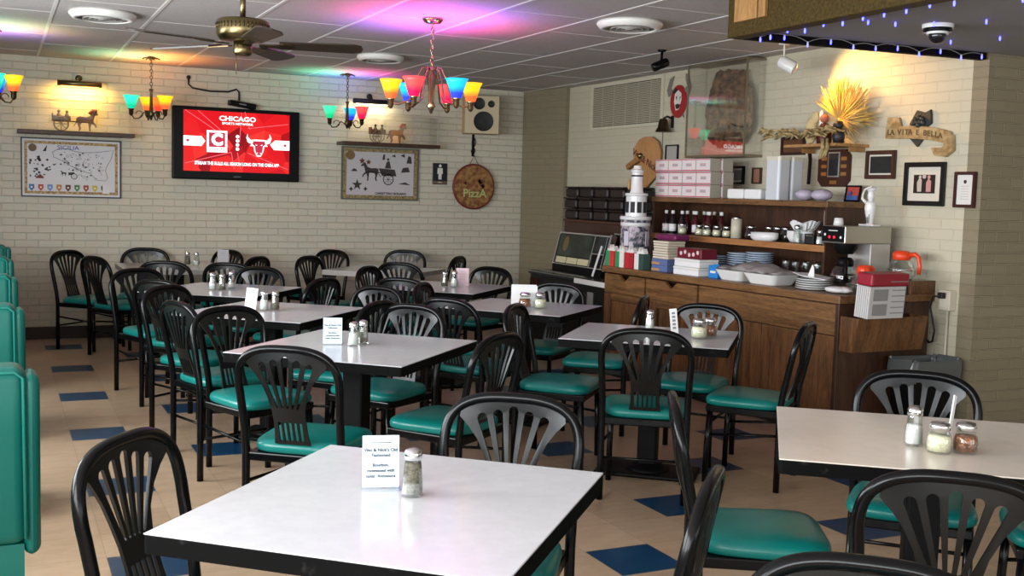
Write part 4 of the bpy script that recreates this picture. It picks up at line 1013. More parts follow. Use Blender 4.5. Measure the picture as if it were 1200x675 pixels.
def cert(t, w, h):
    flat('seal', [circ(0, .05, .012, 12)], M_ink, t, -.0132)
    flat('text_lines', [rect(-.03, .03, .02-.016*k, .024-.016*k) for k in range(6)], mat('pale ink line', '#B9B6B2', .6), t, -.0132)
picture(4.965, 1.588, .165, .225, .02, mat('mahogany frame', '#3A1712', .35), mat('certificate', '#DDDAD4', .5), 'narrow mahogany framed certificate next to the wall corner', .0, cert, 'framed_certificate')
picture(5.70, 1.752, .275, .195, .028, mat('brown plaque frame', '#3E2216', .4), mat('dark slate photo', '#23282A', .2), 'brown framed dark picture beneath the carved banner', .012)
picture(7.29, 1.685, .17, .15, .02, M_black, mat('grey photo', '#6C6A66', .4), 'small black framed photo above the white paper packs', .012)
picture(7.04, 1.68, .11, .13, .012, M_wooddk, mat('reddish photo', '#9A6A5A', .5), 'tiny brown framed photo beside the tall white tubs')
picture(6.62, 1.905, .27, .14, .022, mat('dark red frame', '#2E1510', .4), mat('brown photo', '#5A3A24', .4), 'low dark frame behind the driftwood at the left of the straw fan')
aw = thing('award_plaque', 'dark wooden award plaque with cut corners and small brass plates', 'plaque', rw(6.155, 1.733), RW_)
MB().box(-.06, .06, -.001, 0, -.05, .05).build('wall_mount', M_dark, aw)
w, h, q = .33, .27, .045
MB().prism([(-w/2+q, -h/2), (w/2-q, -h/2), (w/2, -h/2+q), (w/2, h/2-q), (w/2-q, h/2), (-w/2+q, h/2), (-w/2, h/2-q), (-w/2, -h/2+q)], -.022, -.001, bev=.003).build('board', mat('plaque wood', '#3A1A10', .35), aw)
MB().box(-.055, .065, -.026, -.022, -.065, .115).build('silver_plate', mat('silver border', '#C9C6BC', .25, .8), aw)
MB().box(-.045, .055, -.029, -.026, -.055, .105).build('dark_panel', mat('dark panel', '#23262A', .2), aw)
M_bp = mat('brass plate', '#B8864A', .3, .7)
for q_ in [rect(x0, x0+.055, z, z+.025) for x0 in (-.125, .08) for z in (-.055, .0, .055)]+[rect(-.03, .04, -.115, -.09)]: flat('name_plate', [q_], M_bp, aw, -.0222, .002)
tie = thing('hanging_ribbon', 'long black ribbon hanging on the wall between the tubs and the award plaque', 'ribbon', rw(6.44, 1.745), RW_)
MB().prism([(-.02, .14), (.02, .14), (.03, .05), (.025, -.13), (-.005, -.13), (.0, .05)], -.012, -.002, bev=.002).build('hanging_cloth', M_black, tie)
# carved banner
bn = thing('carved_banner', 'carved wooden banner sign with dark grapes, high on the right wall', 'sign', rw(5.375, 1.955), RW_)
def wavy(u): return .032*math.sin(u*3.2+.9)-.12*u-.02
rib = []
N = 26
for k in range(N+1):
    u = -.5+k/N; rib.append((u*.56, wavy(u)*.7+.042))
for k in range(N, -1, -1):
    u = -.5+k/N; rib.append((u*.56, wavy(u)*.7-.042))
Mban = noisy(mat('honey carved wood', '#A08358', .6), '#86693F', '#B59C70', 20, 4, bump=.2)
MB().prism(rib, -.03, -.008, bev=.004).build('ribbon_board', Mban, bn)
MB().prism([(-.285, .045), (-.275, .115), (-.17, .11), (-.14, .03), (-.2, .03)], -.024, -.004, bev=.003).build('ribbon_curl', Mban, bn)
MB().prism([(.30, -.02), (.31, -.12), (.25, -.16), (.16, -.15), (.13, -.10), (.22, -.10), (.25, -.04)], -.034, -.004, bev=.003).build('ribbon_curl', Mban, bn)
tx = 'LA VITA E BELLA'; mb = MB()
for i, ch in enumerate(tx):
    u = -.44+.80*i/(len(tx)-1)
    mb.text(ch, .052, u*.56, wavy(u)*.7, -.031, .004, M=None, bold=.001)
mb.build('lettering', mat('dark carved lettering', '#5E4420', .6), bn)
mb = MB().prism([(-.08, .06), (-.02, .15), (.05, .13), (.10, .15), (.11, .06), (.06, .03), (-.04, .03)], -.020, -.004, bev=.003)
M_gr = mat('dark grapes', '#2C2E2C', .5)
MB().prism([(-.07, -.03), (.05, -.035), (.0, -.09)], -.02, -.004).build('vine_tip', M_gr, bn)
mb.build('vine_leaf', M_gr, bn); mb = MB()
for k, (gx, gz) in enumerate([(-.02, .09), (.01, .1), (.04, .09), (-.005, .07), (.025, .07), (.01, .05), (.05, .065), (-.03, .065)]): mb.ball((gx, -.028, gz), .017, 10)
mb.build('grape_bunch', M_gr, bn)
# straw fan on its little shelf
sf = thing('corner_shelf', 'small wooden wall shelf carrying the straw fan', 'shelf', rw(6.10, 1.885), RW_)
MB().box(-.28, .27, -.30, 0, -.012, .008, .002).build('board', M_woodlt, sf)
MB().box(-.265, -.25, -.14, -.024, -.045, -.012).build('bracket', M_woodlt, sf); MB().box(.22, .235, -.14, 0, -.045, -.012).build('bracket', M_woodlt, sf)
st = thing('straw_fan', 'large golden straw fan glowing under the spotlight', 'ornament', rw(6.02, 1.893), RW_)
rr = random.Random(4); mb = MB(); mc = MB()
for k in range(150):
    a = R(rr.uniform(-62, 100)); r1 = rr.uniform(.20, .30); base = Vector((.02*math.sin(a), -.10+rr.uniform(-.02, .02), .17+.02*math.cos(a)))
    tip = base+Vector((r1*math.sin(a), rr.uniform(-.04, .04), r1*math.cos(a)))
    mb.tube([base, base.lerp(tip, .5)+Vector((rr.uniform(-.01, .01), 0, 0)), tip], [.003, .0045, .002], 5)
mb.build('straws', mat('golden straw', '#D2AE58', .6), st)
for k in range(60):
    a = R(rr.uniform(70, 150)); r1 = rr.uniform(.14, .26); base = Vector((.05, -.13, .17))
    mc.tube([base, base+Vector((r1*math.sin(a), rr.uniform(-.03, .02), r1*math.cos(a)*.8))], [.003, .002], 4)
mc.build('pale_stalks', mat('pale stalk', '#A89060', .7), st)
MB().tube([(0, -.08, .014), (0, -.10, .19)], .022, 10).build('bound_stem', M_tan, st)
fg = thing('seated_figurine', 'dark red clad figurine before the straw fan', 'figurine', rw(6.06, 1.893), RW_)
mb = MB().lathe([(0, .001), (.05, .001), (.055, .05), (.045, .12), (.025, .15), (0, .155)], 14, (-.05, -.16, .0)); mb.build('robe', mat('dark red robe', '#4A1014', .6), fg)
MB().ball((-.05, -.165, .185), .032, 14).build('head', mat('clay face', '#A8604A', .6), fg)
MB().ball((-.08, -.16, .15), .04, 12, (.6, .5, 1.4)).ball((-.10, -.15, .21), .03, 12, (.6, .5, 1.2)).build('shell', M_white, fg)
mb = MB().lathe([(0, .002), (.035, .002), (.045, .06), (.03, .10), (0, .11)], 12, (.13, -.155, 0)); mb.ball((.13, -.165, .13), .035)
tag(mb.build('penguin_figurine', mat('black white figurine', '#23252A', .5), loc=rw(6.10, 1.893), rz=RW_), 'small dark figurine at the right of the straw fan', 'figurine')
mb = MB().ball((-.20, -.12, .108), .075, 14, (.7, .5, 1.3), jit=.05).ball((-.16, -.12, .2), .045, 12, (.9, .5, 1), jit=.05)
tag(mb.build('dried_flowers', mat('cream dried flowers', '#CDBB8A', .8), loc=rw(6.10, 1.893), rz=RW_), 'cream dried flower cluster left of the straw fan', 'dried flowers')
dw = MB(); rr = random.Random(6)
for k in range(34):
    x = rr.uniform(-.55, .22); l = rr.uniform(.08, .2); a = rr.uniform(-.5, .5); y = rr.uniform(-.285, -.235); z = .048+rr.uniform(0, .055)
    dw.tube([(x-l/2, y, z-abs(a)*.04), (x, y-.01, z+.02+rr.uniform(-.01, .01)), (x+l/2*math.cos(a), y, z+l*.25*a)], [.006, .013, .005], 6)
for k in range(6):
    x = rr.uniform(.16, .27); dw.tube([(x, -.315, .03), (x+.02, -.325, -.03), (x+rr.uniform(-.03, .03), -.33, -.11)], [.008, .011, .005], 6)
tag(dw.build('driftwood', noisy(mat('bleached driftwood', '#9A8352', .8), '#75603A', '#BCA672', 30, 4), loc=rw(6.12, 1.893), rz=RW_), 'tangle of bleached driftwood under the straw fan', 'driftwood')
# outlet with plug, conduit
ol = thing('wall_outlet', 'cream outlet box with black plug near the counter end', 'outlet', rw(5.035, .885), RW_)
MB().box(-.045, .045, -.055, 0, -.065, .065, .006).build('box', mat('ivory box', '#CFC8B4', .4), ol)
MB().box(-.03, .03, -.058, -.055, -.045, .045).build('face_plate', mat('ivory plate', '#D8D2C0', .35), ol)
MB().tube([(.0, -.02, -.065), (.0, -.02, -.80)], .009, 8).build('conduit', mat('painted conduit', '#BDB6A2', .5), ol)
cd = MB().box(-.022, .018, -.095, -.0585, .012, .05, .006, M=Matrix.Translation((0, 0, 0)))
cd.tube([(-.0, -.09, .03), (-.05, -.10, .02), (-.075, -.09, -.05), (-.06, -.08, -.13), (-.04, -.08, -.2), (-.06, -.07, -.27), (-.10, -.06, -.285), (-.122, -.05, -.27)], .006, 8)
tag(cd.build('power_cord', M_cable, loc=rw(5.035, .885), rz=RW_), 'black power cord looping from the outlet to the counter', 'cord')
# ------------------------------------------------------------------ counter, hutch and what stands on them
CA = -R(86.95); CN = Vector((4.67, 5.13))
def CP(u, v, z): return (CN.x-.0532*u+.9986*v, CN.y+.9986*u+.0532*v, z)
CT = .914; LEN = 2.634; DEP = .80
ct = thing('counter_cabinet', 'long walnut counter cabinet along the right wall', 'counter', (CN.x, CN.y, 0), CA)
MB().box(-LEN, -.03, .03, DEP, .08, .76).box(-LEN, -.03, .12, DEP, .76, .864).box(-2.045-.012, -2.045+.012, .03, .12, .76, .864).box(-1.40, -.03, .03, .12, .76, .864).box(-LEN, -2.62, .03, .12, .76, .864).build('carcass', M_wooddk, ct)
MB().box(-LEN+.02, -.05, .07, DEP-.02, 0, .08).build('plinth', M_dark, ct)
MB().box(-.03, 0, .002, DEP, 0, .864, .003).build('end_panel', M_wooddk, ct)  # shade on this end is put into the darker wood tone
def panel(x0, x1, z0, z1, name='door', m=None, d=.022):
    return MB().box(x0, x1, .006, .03, z0, z1, .003).build(name, m or M_wood, ct)
for (u0, u1) in ((2.62, 2.055), (2.035, 1.40)):
    x0, x1 = -u0, -u1; xm = (x0+x1)/2
    nt_ = [(x0, .70), (x1, .70), (x1, .852), (xm+.075, .852), (xm+.04, .828), (xm, .800), (xm-.04, .828), (xm-.075, .852), (x0, .852)]
    MB().prism(nt_, .004, .03, bev=.002).build('drawer', M_woodh, ct)
panel(-1.38, -.002, .665, .856, 'apron_panel', M_woodh)
panel(-2.62, -2.53, .08, .69, 'stile'); panel(-2.06, -1.90, .08, .69, 'stile')
MB().box(-2.53, -1.40, .012, .03, .64, .695).build('rail', M_woodh, ct)
MB().box(-2.525, -2.065, .014, .03, .09, .635).build('door', M_wood, ct)
MB().box(-1.86, -1.42, .014, .03, .09, .635).build('door', M_wood, ct)
panel(-1.41, -.70, .08, .66, 'door'); panel(-.695, -.002, .08, .66, 'door')
# menu pocket on the end panel
mp = MB(); bm = mp.bm
def frust(x0, x1, y0, y1, zb, zt, d0, d1):
    vs = [bm.verts.new(p) for p in ((0, y0, zb), (0, y1, zb), (d0, y1, zb), (d0, y0+.0, zb), (0, y0, zt), (0, y1, zt), (d1, y1, zt), (d1, y0, zt))]
    for f in ((0, 1, 2, 3), (0, 4, 5, 1), (1, 5, 6, 2), (2, 6, 7, 3), (3, 7, 4, 0)): bm.faces.new([vs[i] for i in f])
frust(0, 0, .02, .62, .575, .79, .11, .15)
bmesh.ops.recalc_face_normals(bm, faces=bm.faces[:])
mp.build('menu_pocket', M_wood, ct)
wt = thing('worktop', 'brown worktop of the counter cabinet', 'worktop', (CN.x, CN.y, 0), CA)
MB().box(-LEN-.01, .015, -.012, DEP+.03, .866, CT, .004).build('top', M_woodh, wt)
MB().box(-.012, .012, .60, DEP+.03, CT, CT+.085, .003).build('backsplash', M_wood, wt)
# papers in the pocket
mn = thing('menu_stack', 'stack of newspaper menus with a red top in the end pocket', 'menus', CP(-.075, .0, .0), CA)
Mx = Matrix.Translation((.075, -.07, .797)) @ Matrix.Rotation(R(4), 4, 'Y')
mb = MB()
for k in range(7): mb.box(-.055+.016*k, -.043+.016*k, .10, .40+.004*(k % 2), 0, .195, .001, 1, M=Mx)
mb.build('pages', mat('newsprint', '#C2C0BE', .8), mn)
mb = MB().box(-.06, .066, .095, .41, .197, .275, .012, M=Mx); mb.build('red_cover', mat('crimson cover', '#8E1228', .4), mn)
mb = MB()
for k in range(5): mb.box(.0561, .0567, .28, .40, .17-.035*k, .176-.035*k, M=Mx)
for k in range(2): mb.box(.0561, .0567, .13, .25, .11-.09*k, .18-.09*k, M=Mx)
mb.box(.0662, .0668, .25, .40, .225, .230, M=Mx)
mb.build('print', mat('newsprint grey', '#8A8886', .8), mn)
# hutch
HU0, HU1, HV0, HV1, HT = .60, 2.60, .45, .80, 1.49
hu = thing('shelf_hutch', 'open walnut shelf unit standing on the counter', 'shelf', CP(0, 0, CT+.001), CA)
MB().box(-HU1, -HU0, HV1-.014, HV1, 0, HT-CT-.04).build('back_panel', M_wooddk, hu)
MB().box(-HU0-.022, -HU0, HV0, HV1-.014, 0, HT-CT-.04).build('side_panel', M_wooddk, hu)
MB().box(-HU1, -HU1+.022, HV0, HV1-.014, 0, HT-CT-.04).build('side_panel', M_wooddk, hu)
MB().box(-HU1-.01, -HU0+.01, HV0-.012, HV1, HT-CT-.04, HT-CT, .003).build('top_shelf', M_woodh, hu)
MB().box(-HU1-.006, -HU0-.0, HV0-.012, HV0+.008, 1.145-CT, 1.19-CT, .003).build('shelf_edge', M_woodedge, hu)
MB().box(-HU1+.022, -HU0-.022, HV0+.008, HV1-.014, 1.15-CT, 1.19-CT).build('shelf', M_wood, hu)
S2 = 1.1925
# cartons on the hutch top
cart_front = mat('pink white print', '#E0D5D3', .6); carton_m = mat('grey carton', '#A9A396', .7); pinkm = mat('carton pink line', '#C4506A', .6)
tiers = ['bottom', 'middle', 'top']; cols_ = ['first', 'second', 'third', 'fourth']
def carton(u, v, r_, label):
    t = thing('carton', label, 'carton', CP(u, v, HT+.0025+.1035*r_), CA, 'pink and white cartons on the shelf unit')
    MB().box(-.088, .088, -.052, .052, 0, .1015, .003).build('box', carton_m, t)
    MB().box(-.086, .086, -.0535, -.0525, .002, .0995).build('printed_front', cart_front, t)
    MB().box(-.0855, .0855, -.0545, -.0535, .004, .012).box(-.0855, .0855, -.0545, -.0535, .09, .097).build('printed_lines', pinkm, t)
    MB().box(-.035, .035, -.0545, -.0535, .04, .064).build('printed_logo', M_prg, t)
M_prg = mat('print grey', '#B9A2A6', .6)
for r_ in range(3):
    for k in range(4):
        carton(2.505-.181*k+(.012 if r_ == 2 else 0), .515, r_, 'pink and white carton, %s tier, %s from the tower figurine' % (tiers[r_], cols_[k]))
    carton(1.95+(.012 if r_ == 2 else 0), .63, r_, 'carton showing only its grey side, %s tier, behind the last pink one' % tiers[r_])
for k, u in enumerate((1.60, 1.405)):
    t = thing('paper_pack', ['white paper pack nearer the pink cartons', 'white paper pack beside the tall white tubs'][k], 'paper pack', CP(u-.0, .56, HT+.0025), CA)
    MB().box(-.092, .092, -.08, .10, 0, .075, .012).build('sheets', M_paper, t); MB().box(-.094, .094, -.02, .03, -.0005, .0762, .004).build('band', M_white, t)
for k, v in enumerate((.53, .655)):
    t = thing('plastic_tub', ['tall white plastic tub beside the paper packs, in front of its twin', 'tall white plastic tub standing behind the front one'][k], 'tub', CP(1.19, v, HT+.0025), CA)
    MB().plate(rrect(-.072, .072, -.056, .056, .02), 0, .285).build('body', mat('milky plastic', '#C9CCD0', .3), t)
    MB().plate(rrect(-.076, .076, -.06, .06, .022), 0.285, .312).build('lid', mat('milky lid', '#D2CBB8', .3), t)
for k, u in enumerate((.93, .77)):
    mb = MB().ball((0, 0, .042), .075, 14, (.95, 1.0, .55), jit=.05)
    tag(mb.build('plastic_bag', mat('lilac film', '#B4ABBB', .25), loc=CP(u, .56, HT+.0025), rz=CA), ['wrapped lilac bundle nearer the tall tubs', 'wrapped lilac bundle next to the small colour photo'][k], 'bundle')
t = thing('standing_photo', 'small colour photo in a dark frame standing on the shelf unit', 'picture', CP(.68, .76, HT+.0025), CA)
mb = MB().prism(rect(-.07, .07, 0, .115), -.012, 0, [rect(-.058, .058, .012, .103)], M=Matrix.Rotation(-.15, 4, 'X')); mb.build('frame', M_black, t)
MB().box(-.06, .06, -.006, -.003, .01, .105, M=Matrix.Rotation(-.15, 4, 'X')).build('photo', mat('colour photo', '#B0443A', .4), t)
flat('photo_figures', [rect(-.05, .05, .012, .045), circ(-.02, .06, .014, 10)], mat('photo blue', '#3E5E9A', .5), t, -.008, .001)
# second shelf: sauce bottles
Mbot = mat('dark sauce glass', (.05, .008, .008, 1), .12); Mbl2 = mat('near black sauce', (.012, .008, .007, 1), .12)
spots = [(2.49, .51), (2.40, .51), (2.30, .53), (2.35, .62), (2.26, .62), (2.17, .57), (2.18, .66), (2.08, .62), (2.0, .57), (2.09, .69), (1.99, .68), (1.91, .62)]
wh = ['labelled dark bottle at the far end', 'labelled dark bottle second from the far end', 'labelled dark bottle third from the far end, behind a cheese jar', 'red sauce bottle in the back row, first from the far end', 'red sauce bottle in the back row, second from the far end', 'red sauce bottle with a slim label, front middle', 'red sauce bottle in the back row, third from the far end', 'red sauce bottle at the middle of the back row', 'red sauce bottle in the front row beside the cheese jars', 'red sauce bottle deepest in the shelf', 'red sauce bottle in the back row, second from the canister', 'red sauce bottle standing last toward the canister']
for i, (u, v) in enumerate(spots):
    t = thing('sauce_bottle', wh[i]+' of the upper shelf', 'bottle', CP(u, v, S2), CA, 'sauce bottles with white caps')
    MB().lathe([(0, 0), (.03, 0), (.031, .006), (.031, .085), (.026, .11), (.014, .135), (.0125, .165), (0, .165)], 16).build('glass', Mbl2 if i < 3 else Mbot, t)
    MB().lathe([(0, .165), (.0145, .163), (.0145, .19), (0, .191)], 14).build('cap', M_white, t)
    if i < 3 or i == 5: MB().lathe([(.0315, .02), (.0318, .02), (.0318, .08), (.0315, .08)], 16).build('label_band', M_paper, t)
for i, (u, v) in enumerate([(2.235, .485), (2.02, .49), (1.925, .49), (1.84, .52), (1.72, .52)]):
    jar(*CP(u, v, S2)[:2], ['cheese jar in front of the labelled bottles', 'cheese jar, second along the upper shelf front', 'cheese jar, third along the upper shelf front', 'cheese jar, fourth along the upper shelf front', 'cheese jar beside the tall canister'][i], M_cheese, S2, .98, 'cheese jars on the upper shelf')
t = thing('canister', 'tall cream canister on the upper shelf', 'canister', CP(1.62, .53, S2), CA)
MB().lathe([(0, 0), (.042, 0), (.042, .145), (0, .145)], 22).build('body', mat('cream label', '#C9C2AC', .5), t); MB().lathe([(0, .145), (.038, .145), (.038, .16), (0, .16)], 20).build('lid', M_chrome, t)
for i, (u, v) in enumerate([(1.44, .52), (1.33, .60), (1.24, .60), (1.15, .60)]):
    jar(*CP(u, v, S2)[:2], ['dark chili jar at the left of the white oval dish', 'dark jar behind the white dish, first', 'dark jar behind the white dish, middle', 'dark jar behind the white dish, last'][i], mat('dark chili', '#2A1512', .6), S2, 1.15, 'dark jars on the upper shelf')
t = tag(MB().lathe([(0, 0), (.10, 0), (.125, .02), (.125, .06), (.118, .06), (.115, .02), (0, .012)], 28, sy=.6).build('serving_dish', M_whitegloss, loc=CP(1.24, .52-.045, S2), rz=CA), 'white oval dish in front of the dark jars', 'dish')
t = thing('paper_trays', 'pile of white paper food trays on the upper shelf', 'trays', CP(.97, .57, S2), CA)
mb = MB()
for k in range(4): mb.lathe([(0, .0+.012*k), (.085, .004+.012*k), (.115, .045+.012*k), (.112, .047+.012*k), (.082, .008+.012*k), (0, .005+.012*k)], 20, sy=.7)
mb.build('trays', M_paper, t)
ft = MB(); bm = ft.bm; rings = []
for r_, z in ((.05, .085), (.08, .10), (.115, .15)):
    rings.append([bm.verts.new(((r_+(.008 if k % 2 else -.004)*(r_/.115))*math.cos(2*PI*k/40), .75*(r_+(.008 if k % 2 else -.004)*(r_/.115))*math.sin(2*PI*k/40), z+.01*math.sin(k*.7))) for k in range(40)])
for A, B in zip(rings, rings[1:]):
    for k in range(40): bm.faces.new((A[k], A[(k+1) % 40], B[(k+1) % 40], B[k]))
bm.faces.new(rings[0][::-1])
tag(ft.build('coffee_filters', M_paper, loc=CP(.93, .57, S2), rz=CA), 'fluted white coffee filters on the paper trays', 'filters')
shaker(*CP(.90, .475, S2)[:2], 'salt shaker before the paper trays on the upper shelf', 'salt', S2, 1.25, 'glass salt and pepper shakers')
shaker(*CP(.685, .48, S2)[:2], 'small shaker at the near end of the upper shelf', 'salt', S2, 1.0)
t = thing('oil_bottle', 'slim dark oil bottle at the near end of the upper shelf', 'bottle', CP(.745, .62, S2), CA)
MB().lathe([(0, 0), (.033, 0), (.033, .13), (.013, .18), (.012, .235), (0, .235)], 16).build('glass', Mbl2, t); MB().lathe([(0, .235), (.013, .235), (.013, .255), (0, .255)], 12).build('cap', M_black, t)
t = thing('dark_box', 'small black box before the oil bottle', 'box', CP(.775, .50, S2), CA)
MB().box(-.045, .045, -.035, .035, 0, .07, .004).build('body', M_dark, t); MB().box(-.03, .03, -.036, -.035, .055, .062).build('rim_strip', M_chrome, t)
tag(MB().box(-.008, .008, -.02, .10, 0, .235, .002).build('white_folder', M_paper, loc=CP(.648, .50, S2), rz=CA), 'white folder standing against the near side of the shelf unit', 'folder')
# worktop items -----------------------------------------------------------------
Z1 = CT+.001
for i, (u, cA, cB) in enumerate([(2.56, '#2E8A5A', '#C8342E'), (2.42, '#2E8A5A', '#E4E0D8'), (2.29, '#B8222A', '#A81C24'), (2.15, '#E4E0D8', '#2E4A42')]):
    t = thing('gift_bag', ['green white red paper bag at the counter end', 'green and white paper bag, second from the counter end', 'plain red paper bag', 'dark green paper bag nearest the napkin stack'][i], 'gift bag', CP(u, .04, Z1), CA, 'paper bags in flag colours')
    MB().box(-.06, .0, -.035, .035, 0, .125, .002).build('left_half', mat('bag %da' % i, cA, .6), t)
    MB().box(.0, .06, -.035, .035, 0, .125, .002).build('right_half', mat('bag %db' % i, cB, .6), t)
    MB().prism([(-.05, .115), (-.055, .145), (-.03, .135), (-.02, .175), (.0, .14), (.03, .165), (.05, .135), (.045, .115)], -.02, .02).build('tissue', M_white, t)
tw = thing('tower_figurine', 'tall white tiered tower figurine with painted scenes and a wooden top', 'figurine', CP(2.525, .225, Z1), CA)
Mtw = noisy(mat('painted scenes', '#5A5664', .5), '#2E3140', '#B9AEB6', 26, 3, lo=.42, hi=.6)
autosmooth(MB().lathe([(0, 0), (.12, 0), (.12, .38), (0, .38)], 28).build('lower_tier', Mtw, tw), 30)
MB().lathe([(0, .381), (.128, .381), (.132, .395), (.128, .41), (.0, .41)], 28).lathe([(.1205, .33), (.123, .33), (.123, .36), (.1205, .36)], 28).build('cornice', M_whitegloss, tw)
mb = MB()
for k in range(4):
    Mk = Matrix.Rotation(2*PI*k/4+.35, 4, 'Z'); MB().box(-.022, .022, -.1235, -.1195, .17, .29, M=Mk).build('pale_notice', mat('pale notice', '#C9C2CC', .5) if k == 0 else bpy.data.materials['pale notice'], tw)
autosmooth(MB().lathe([(0, .411), (.088, .411), (.085, .575), (0, .575)], 28).build('middle_tier', M_whitegloss, tw), 30)
MB().lathe([(0, .576), (.092, .576), (.096, .586), (.092, .60), (0, .60)], 28).build('gallery', M_whitegloss, tw)
mb = MB()
for k in range(10):
    a = 2*PI*k/10; Mk = Matrix.Rotation(a, 4, 'Z') @ Matrix.Translation((0, -.0865, .49)); mb.box(-.018, .018, -.004, .004, -.05, .04, M=Mk)
mb.build('windows', M_ink, tw)
autosmooth(MB().lathe([(0, .601), (.058, .601), (.052, .62), (.047, .70), (.046, .765), (.055, .775), (.055, .785), (.035, .80), (.03, .825), (0, .83)], 24).build('upper_tier', M_whitegloss, tw), 30)
MB().lathe([(.0465, .735), (.0485, .735), (.0485, .748), (.0465, .748)], 20).build('dark_ring', M_ink, tw)
MB().ball((-.07, -.03, .67), .018, 10, (.8, .8, 2.6)).build('gilt_figure', M_tan, tw)
MB().box(-.12, .06, -.022, .022, -.022, .022, .006, M=Matrix.Translation((-.03, 0, .86)) @ Matrix.Rotation(R(-24), 4, 'Y')).build('wooden_top', wood('mallet wood', '#6E4A26', '#8E6636', .5), tw)
MB().ball((.03, 0, .905), .024, 12).build('finial', M_brass, tw)
# napkin stack and boxes
mb = MB(); rr = random.Random(8)
t = thing('napkin_stack', 'folded napkins stacked on blue boxes under the shelf unit', 'napkins', CP(1.97, .16, Z1+.098), CA)
for k in range(7): mb.box(-.095+rr.uniform(-.008, .008), .095+rr.uniform(-.008, .008), -.08, .085, .02*k, .02*k+.018, .005)
mb.build('napkins', mat('cream napkin', '#D3C7B2', .8), t)
for k in range(2):
    t = thing('blue_box', ['blue and white box at the bottom under the napkins', 'blue and white box directly under the napkins'][k], 'box', CP(1.97, .16, Z1+.049*k), CA)
    MB().box(-.10, .10, -.085, .085, 0, .048, .002).build('box', mat('blue box', '#5C6E9C', .6) if k == 0 else bpy.data.materials['blue box'], t)
    MB().box(-.10, .0, -.0862, -.0852, .004, .022).build('label_band', M_tan, t)
tag(MB().box(-.14, .12, -.07, .08, 0, .05, .022, 3).build('magenta_pack', mat('magenta film', '#6E2250', .3), loc=CP(1.93, .165, Z1+.2415), rz=CA), 'magenta wrapped pack lying on the napkins', 'pack')
for k in range(2):
    t = thing('takeout_carton', ['white takeout carton at the bottom beside the napkins', 'white takeout carton stacked under the red pack'][k], 'carton', CP(1.62-.01*k, .135, Z1+.062*k), CA)
    MB().box(-.13, .17, -.09, .09, 0, .042, .006).build('base', M_paper, t); MB().box(-.132, .172, -.092, .092, .042, .061, .006).build('lid', M_white, t)
t = thing('red_pack', 'dark red printed pack on the white takeout cartons', 'pack', CP(1.62, .145, Z1+.1245), CA)
MB().box(-.13, .16, -.07, .08, 0, .075, .006).build('box', mat('dark red pack', '#6A1424', .35), t); flat('printed_pattern', [circ(-.08+.05*k, .035+.012*math.sin(k*2), .016, 8) for k in range(5)], mat('pack print', '#D8C2C4', .5), t, -.0702)
for k, (u, n_) in enumerate(((1.67, 9), (1.455, 11), (1.24, 12))):
    for q in range(n_):
        z = Z1+.016*q
        tag(MB().lathe([(0, 0), (.06, 0), (.098, .012), (.102, .0155), (.095, .0155), (.06, .005), (0, .004)], 26).build('plate', M_platebl, loc=CP(u, .38 if k == 0 else .44, z), rz=0), 'pale blue plate in the %s stack, number %d from the counter' % (['low', 'middle', 'tallest'][k], q+1) if False else ['pale blue plate of the low stack beside the red pack', 'pale blue plate of the middle stack', 'pale blue plate of the tallest stack'][k], 'plate', ['plates of the low stack', 'plates of the middle stack', 'plates of the tallest stack'][k])
t = thing('blue_carton', 'small bright blue card box before the plate stacks', 'box', CP(1.335, .12, Z1), CA)
MB().box(-.052, .052, -.03, .03, 0, .09, .003).build('box', mat('bright blue card', '#1E7FC8', .5), t); MB().box(-.03, .03, -.0308, -.0301, .036, .052).build('printed_mark', M_white, t)
MB().box(-.03, .03, -.006, .006, .088, .1, .002).build('tab', mat('blue tab', '#2A90D8', .5), t)
for k, (u, v, w_) in enumerate(((1.125, .165, .145), (.80, .165, .165))):
    t = thing('food_tray', ['white foam tray under plastic film, farther from the coffee maker', 'white foam tray under plastic film, nearer the coffee maker'][k], 'tray', CP(u, v, Z1), CA)
    b_ = MB(); bm = b_.bm; rings = []
    for s, z in ((.72, 0), (.76, .004), (1.0, .07), (1.02, .074), (.97, .074), (.72, .008)):
        rings.append([bm.verts.new((x*s, y*s, z)) for x, y in rrect(-w_, w_, -.13, .13, .05)])
    for A, B in zip(rings, rings[1:]):
        for i in range(len(A)): bm.faces.new((A[i], A[(i+1) % len(A)], B[(i+1) % len(A)], B[i]))
    bm.faces.new(rings[0][::-1]); bm.faces.new(rings[-1])
    bmesh.ops.recalc_face_normals(bm, faces=bm.faces[:])
    b_.build('tray', M_whitegloss, t)
fl = MB(); bm = fl.bm; rr = random.Random(2); G = []
for i in range(17):
    row = []
    for j in range(9):
        u = -1.27+.64*i/16; v = .05+.27*j/8
        z = .079+.05*math.sin(PI*j/8)*math.sin(PI*i/16)+rr.uniform(-.003, .010)+.02*math.sin(i*1.3)*math.sin(j)**2
        if i in (0, 16): z -= .012
        row.append(bm.verts.new((u, v, max(.0765, z))))
    G.append(row)
for i in range(16):
    for j in range(8): f = bm.faces.new((G[i][j], G[i+1][j], G[i+1][j+1], G[i][j+1])); f.smooth = True
bmesh.ops.solidify(bm, geom=bm.faces[:], thickness=.0015)
tag(fl.build('plastic_film', mat('crumpled film', '#C4BCBA', .22), loc=CP(0, 0, Z1), rz=CA), 'crumpled plastic film spread over the foam trays', 'film')
for i in range(9):
    u, v = 1.085-.05*i-(.012 if i > 5 else 0), .50 if i % 2 else .56
    tag(MB().lathe([(0, 0), (.016, 0), (.018, .003), (.006, .012), (.005, .05), (.02, .08), (.023, .14), (.019, .155), (.0185, .155), (.021, .138), (.018, .082), (0, .07)], 12).build('stem_glass', M_glass, loc=CP(u, v, Z1), rz=0), 'clear stemmed glass in the row behind the plastic film', 'glass', 'stemmed glasses under the shelf unit')
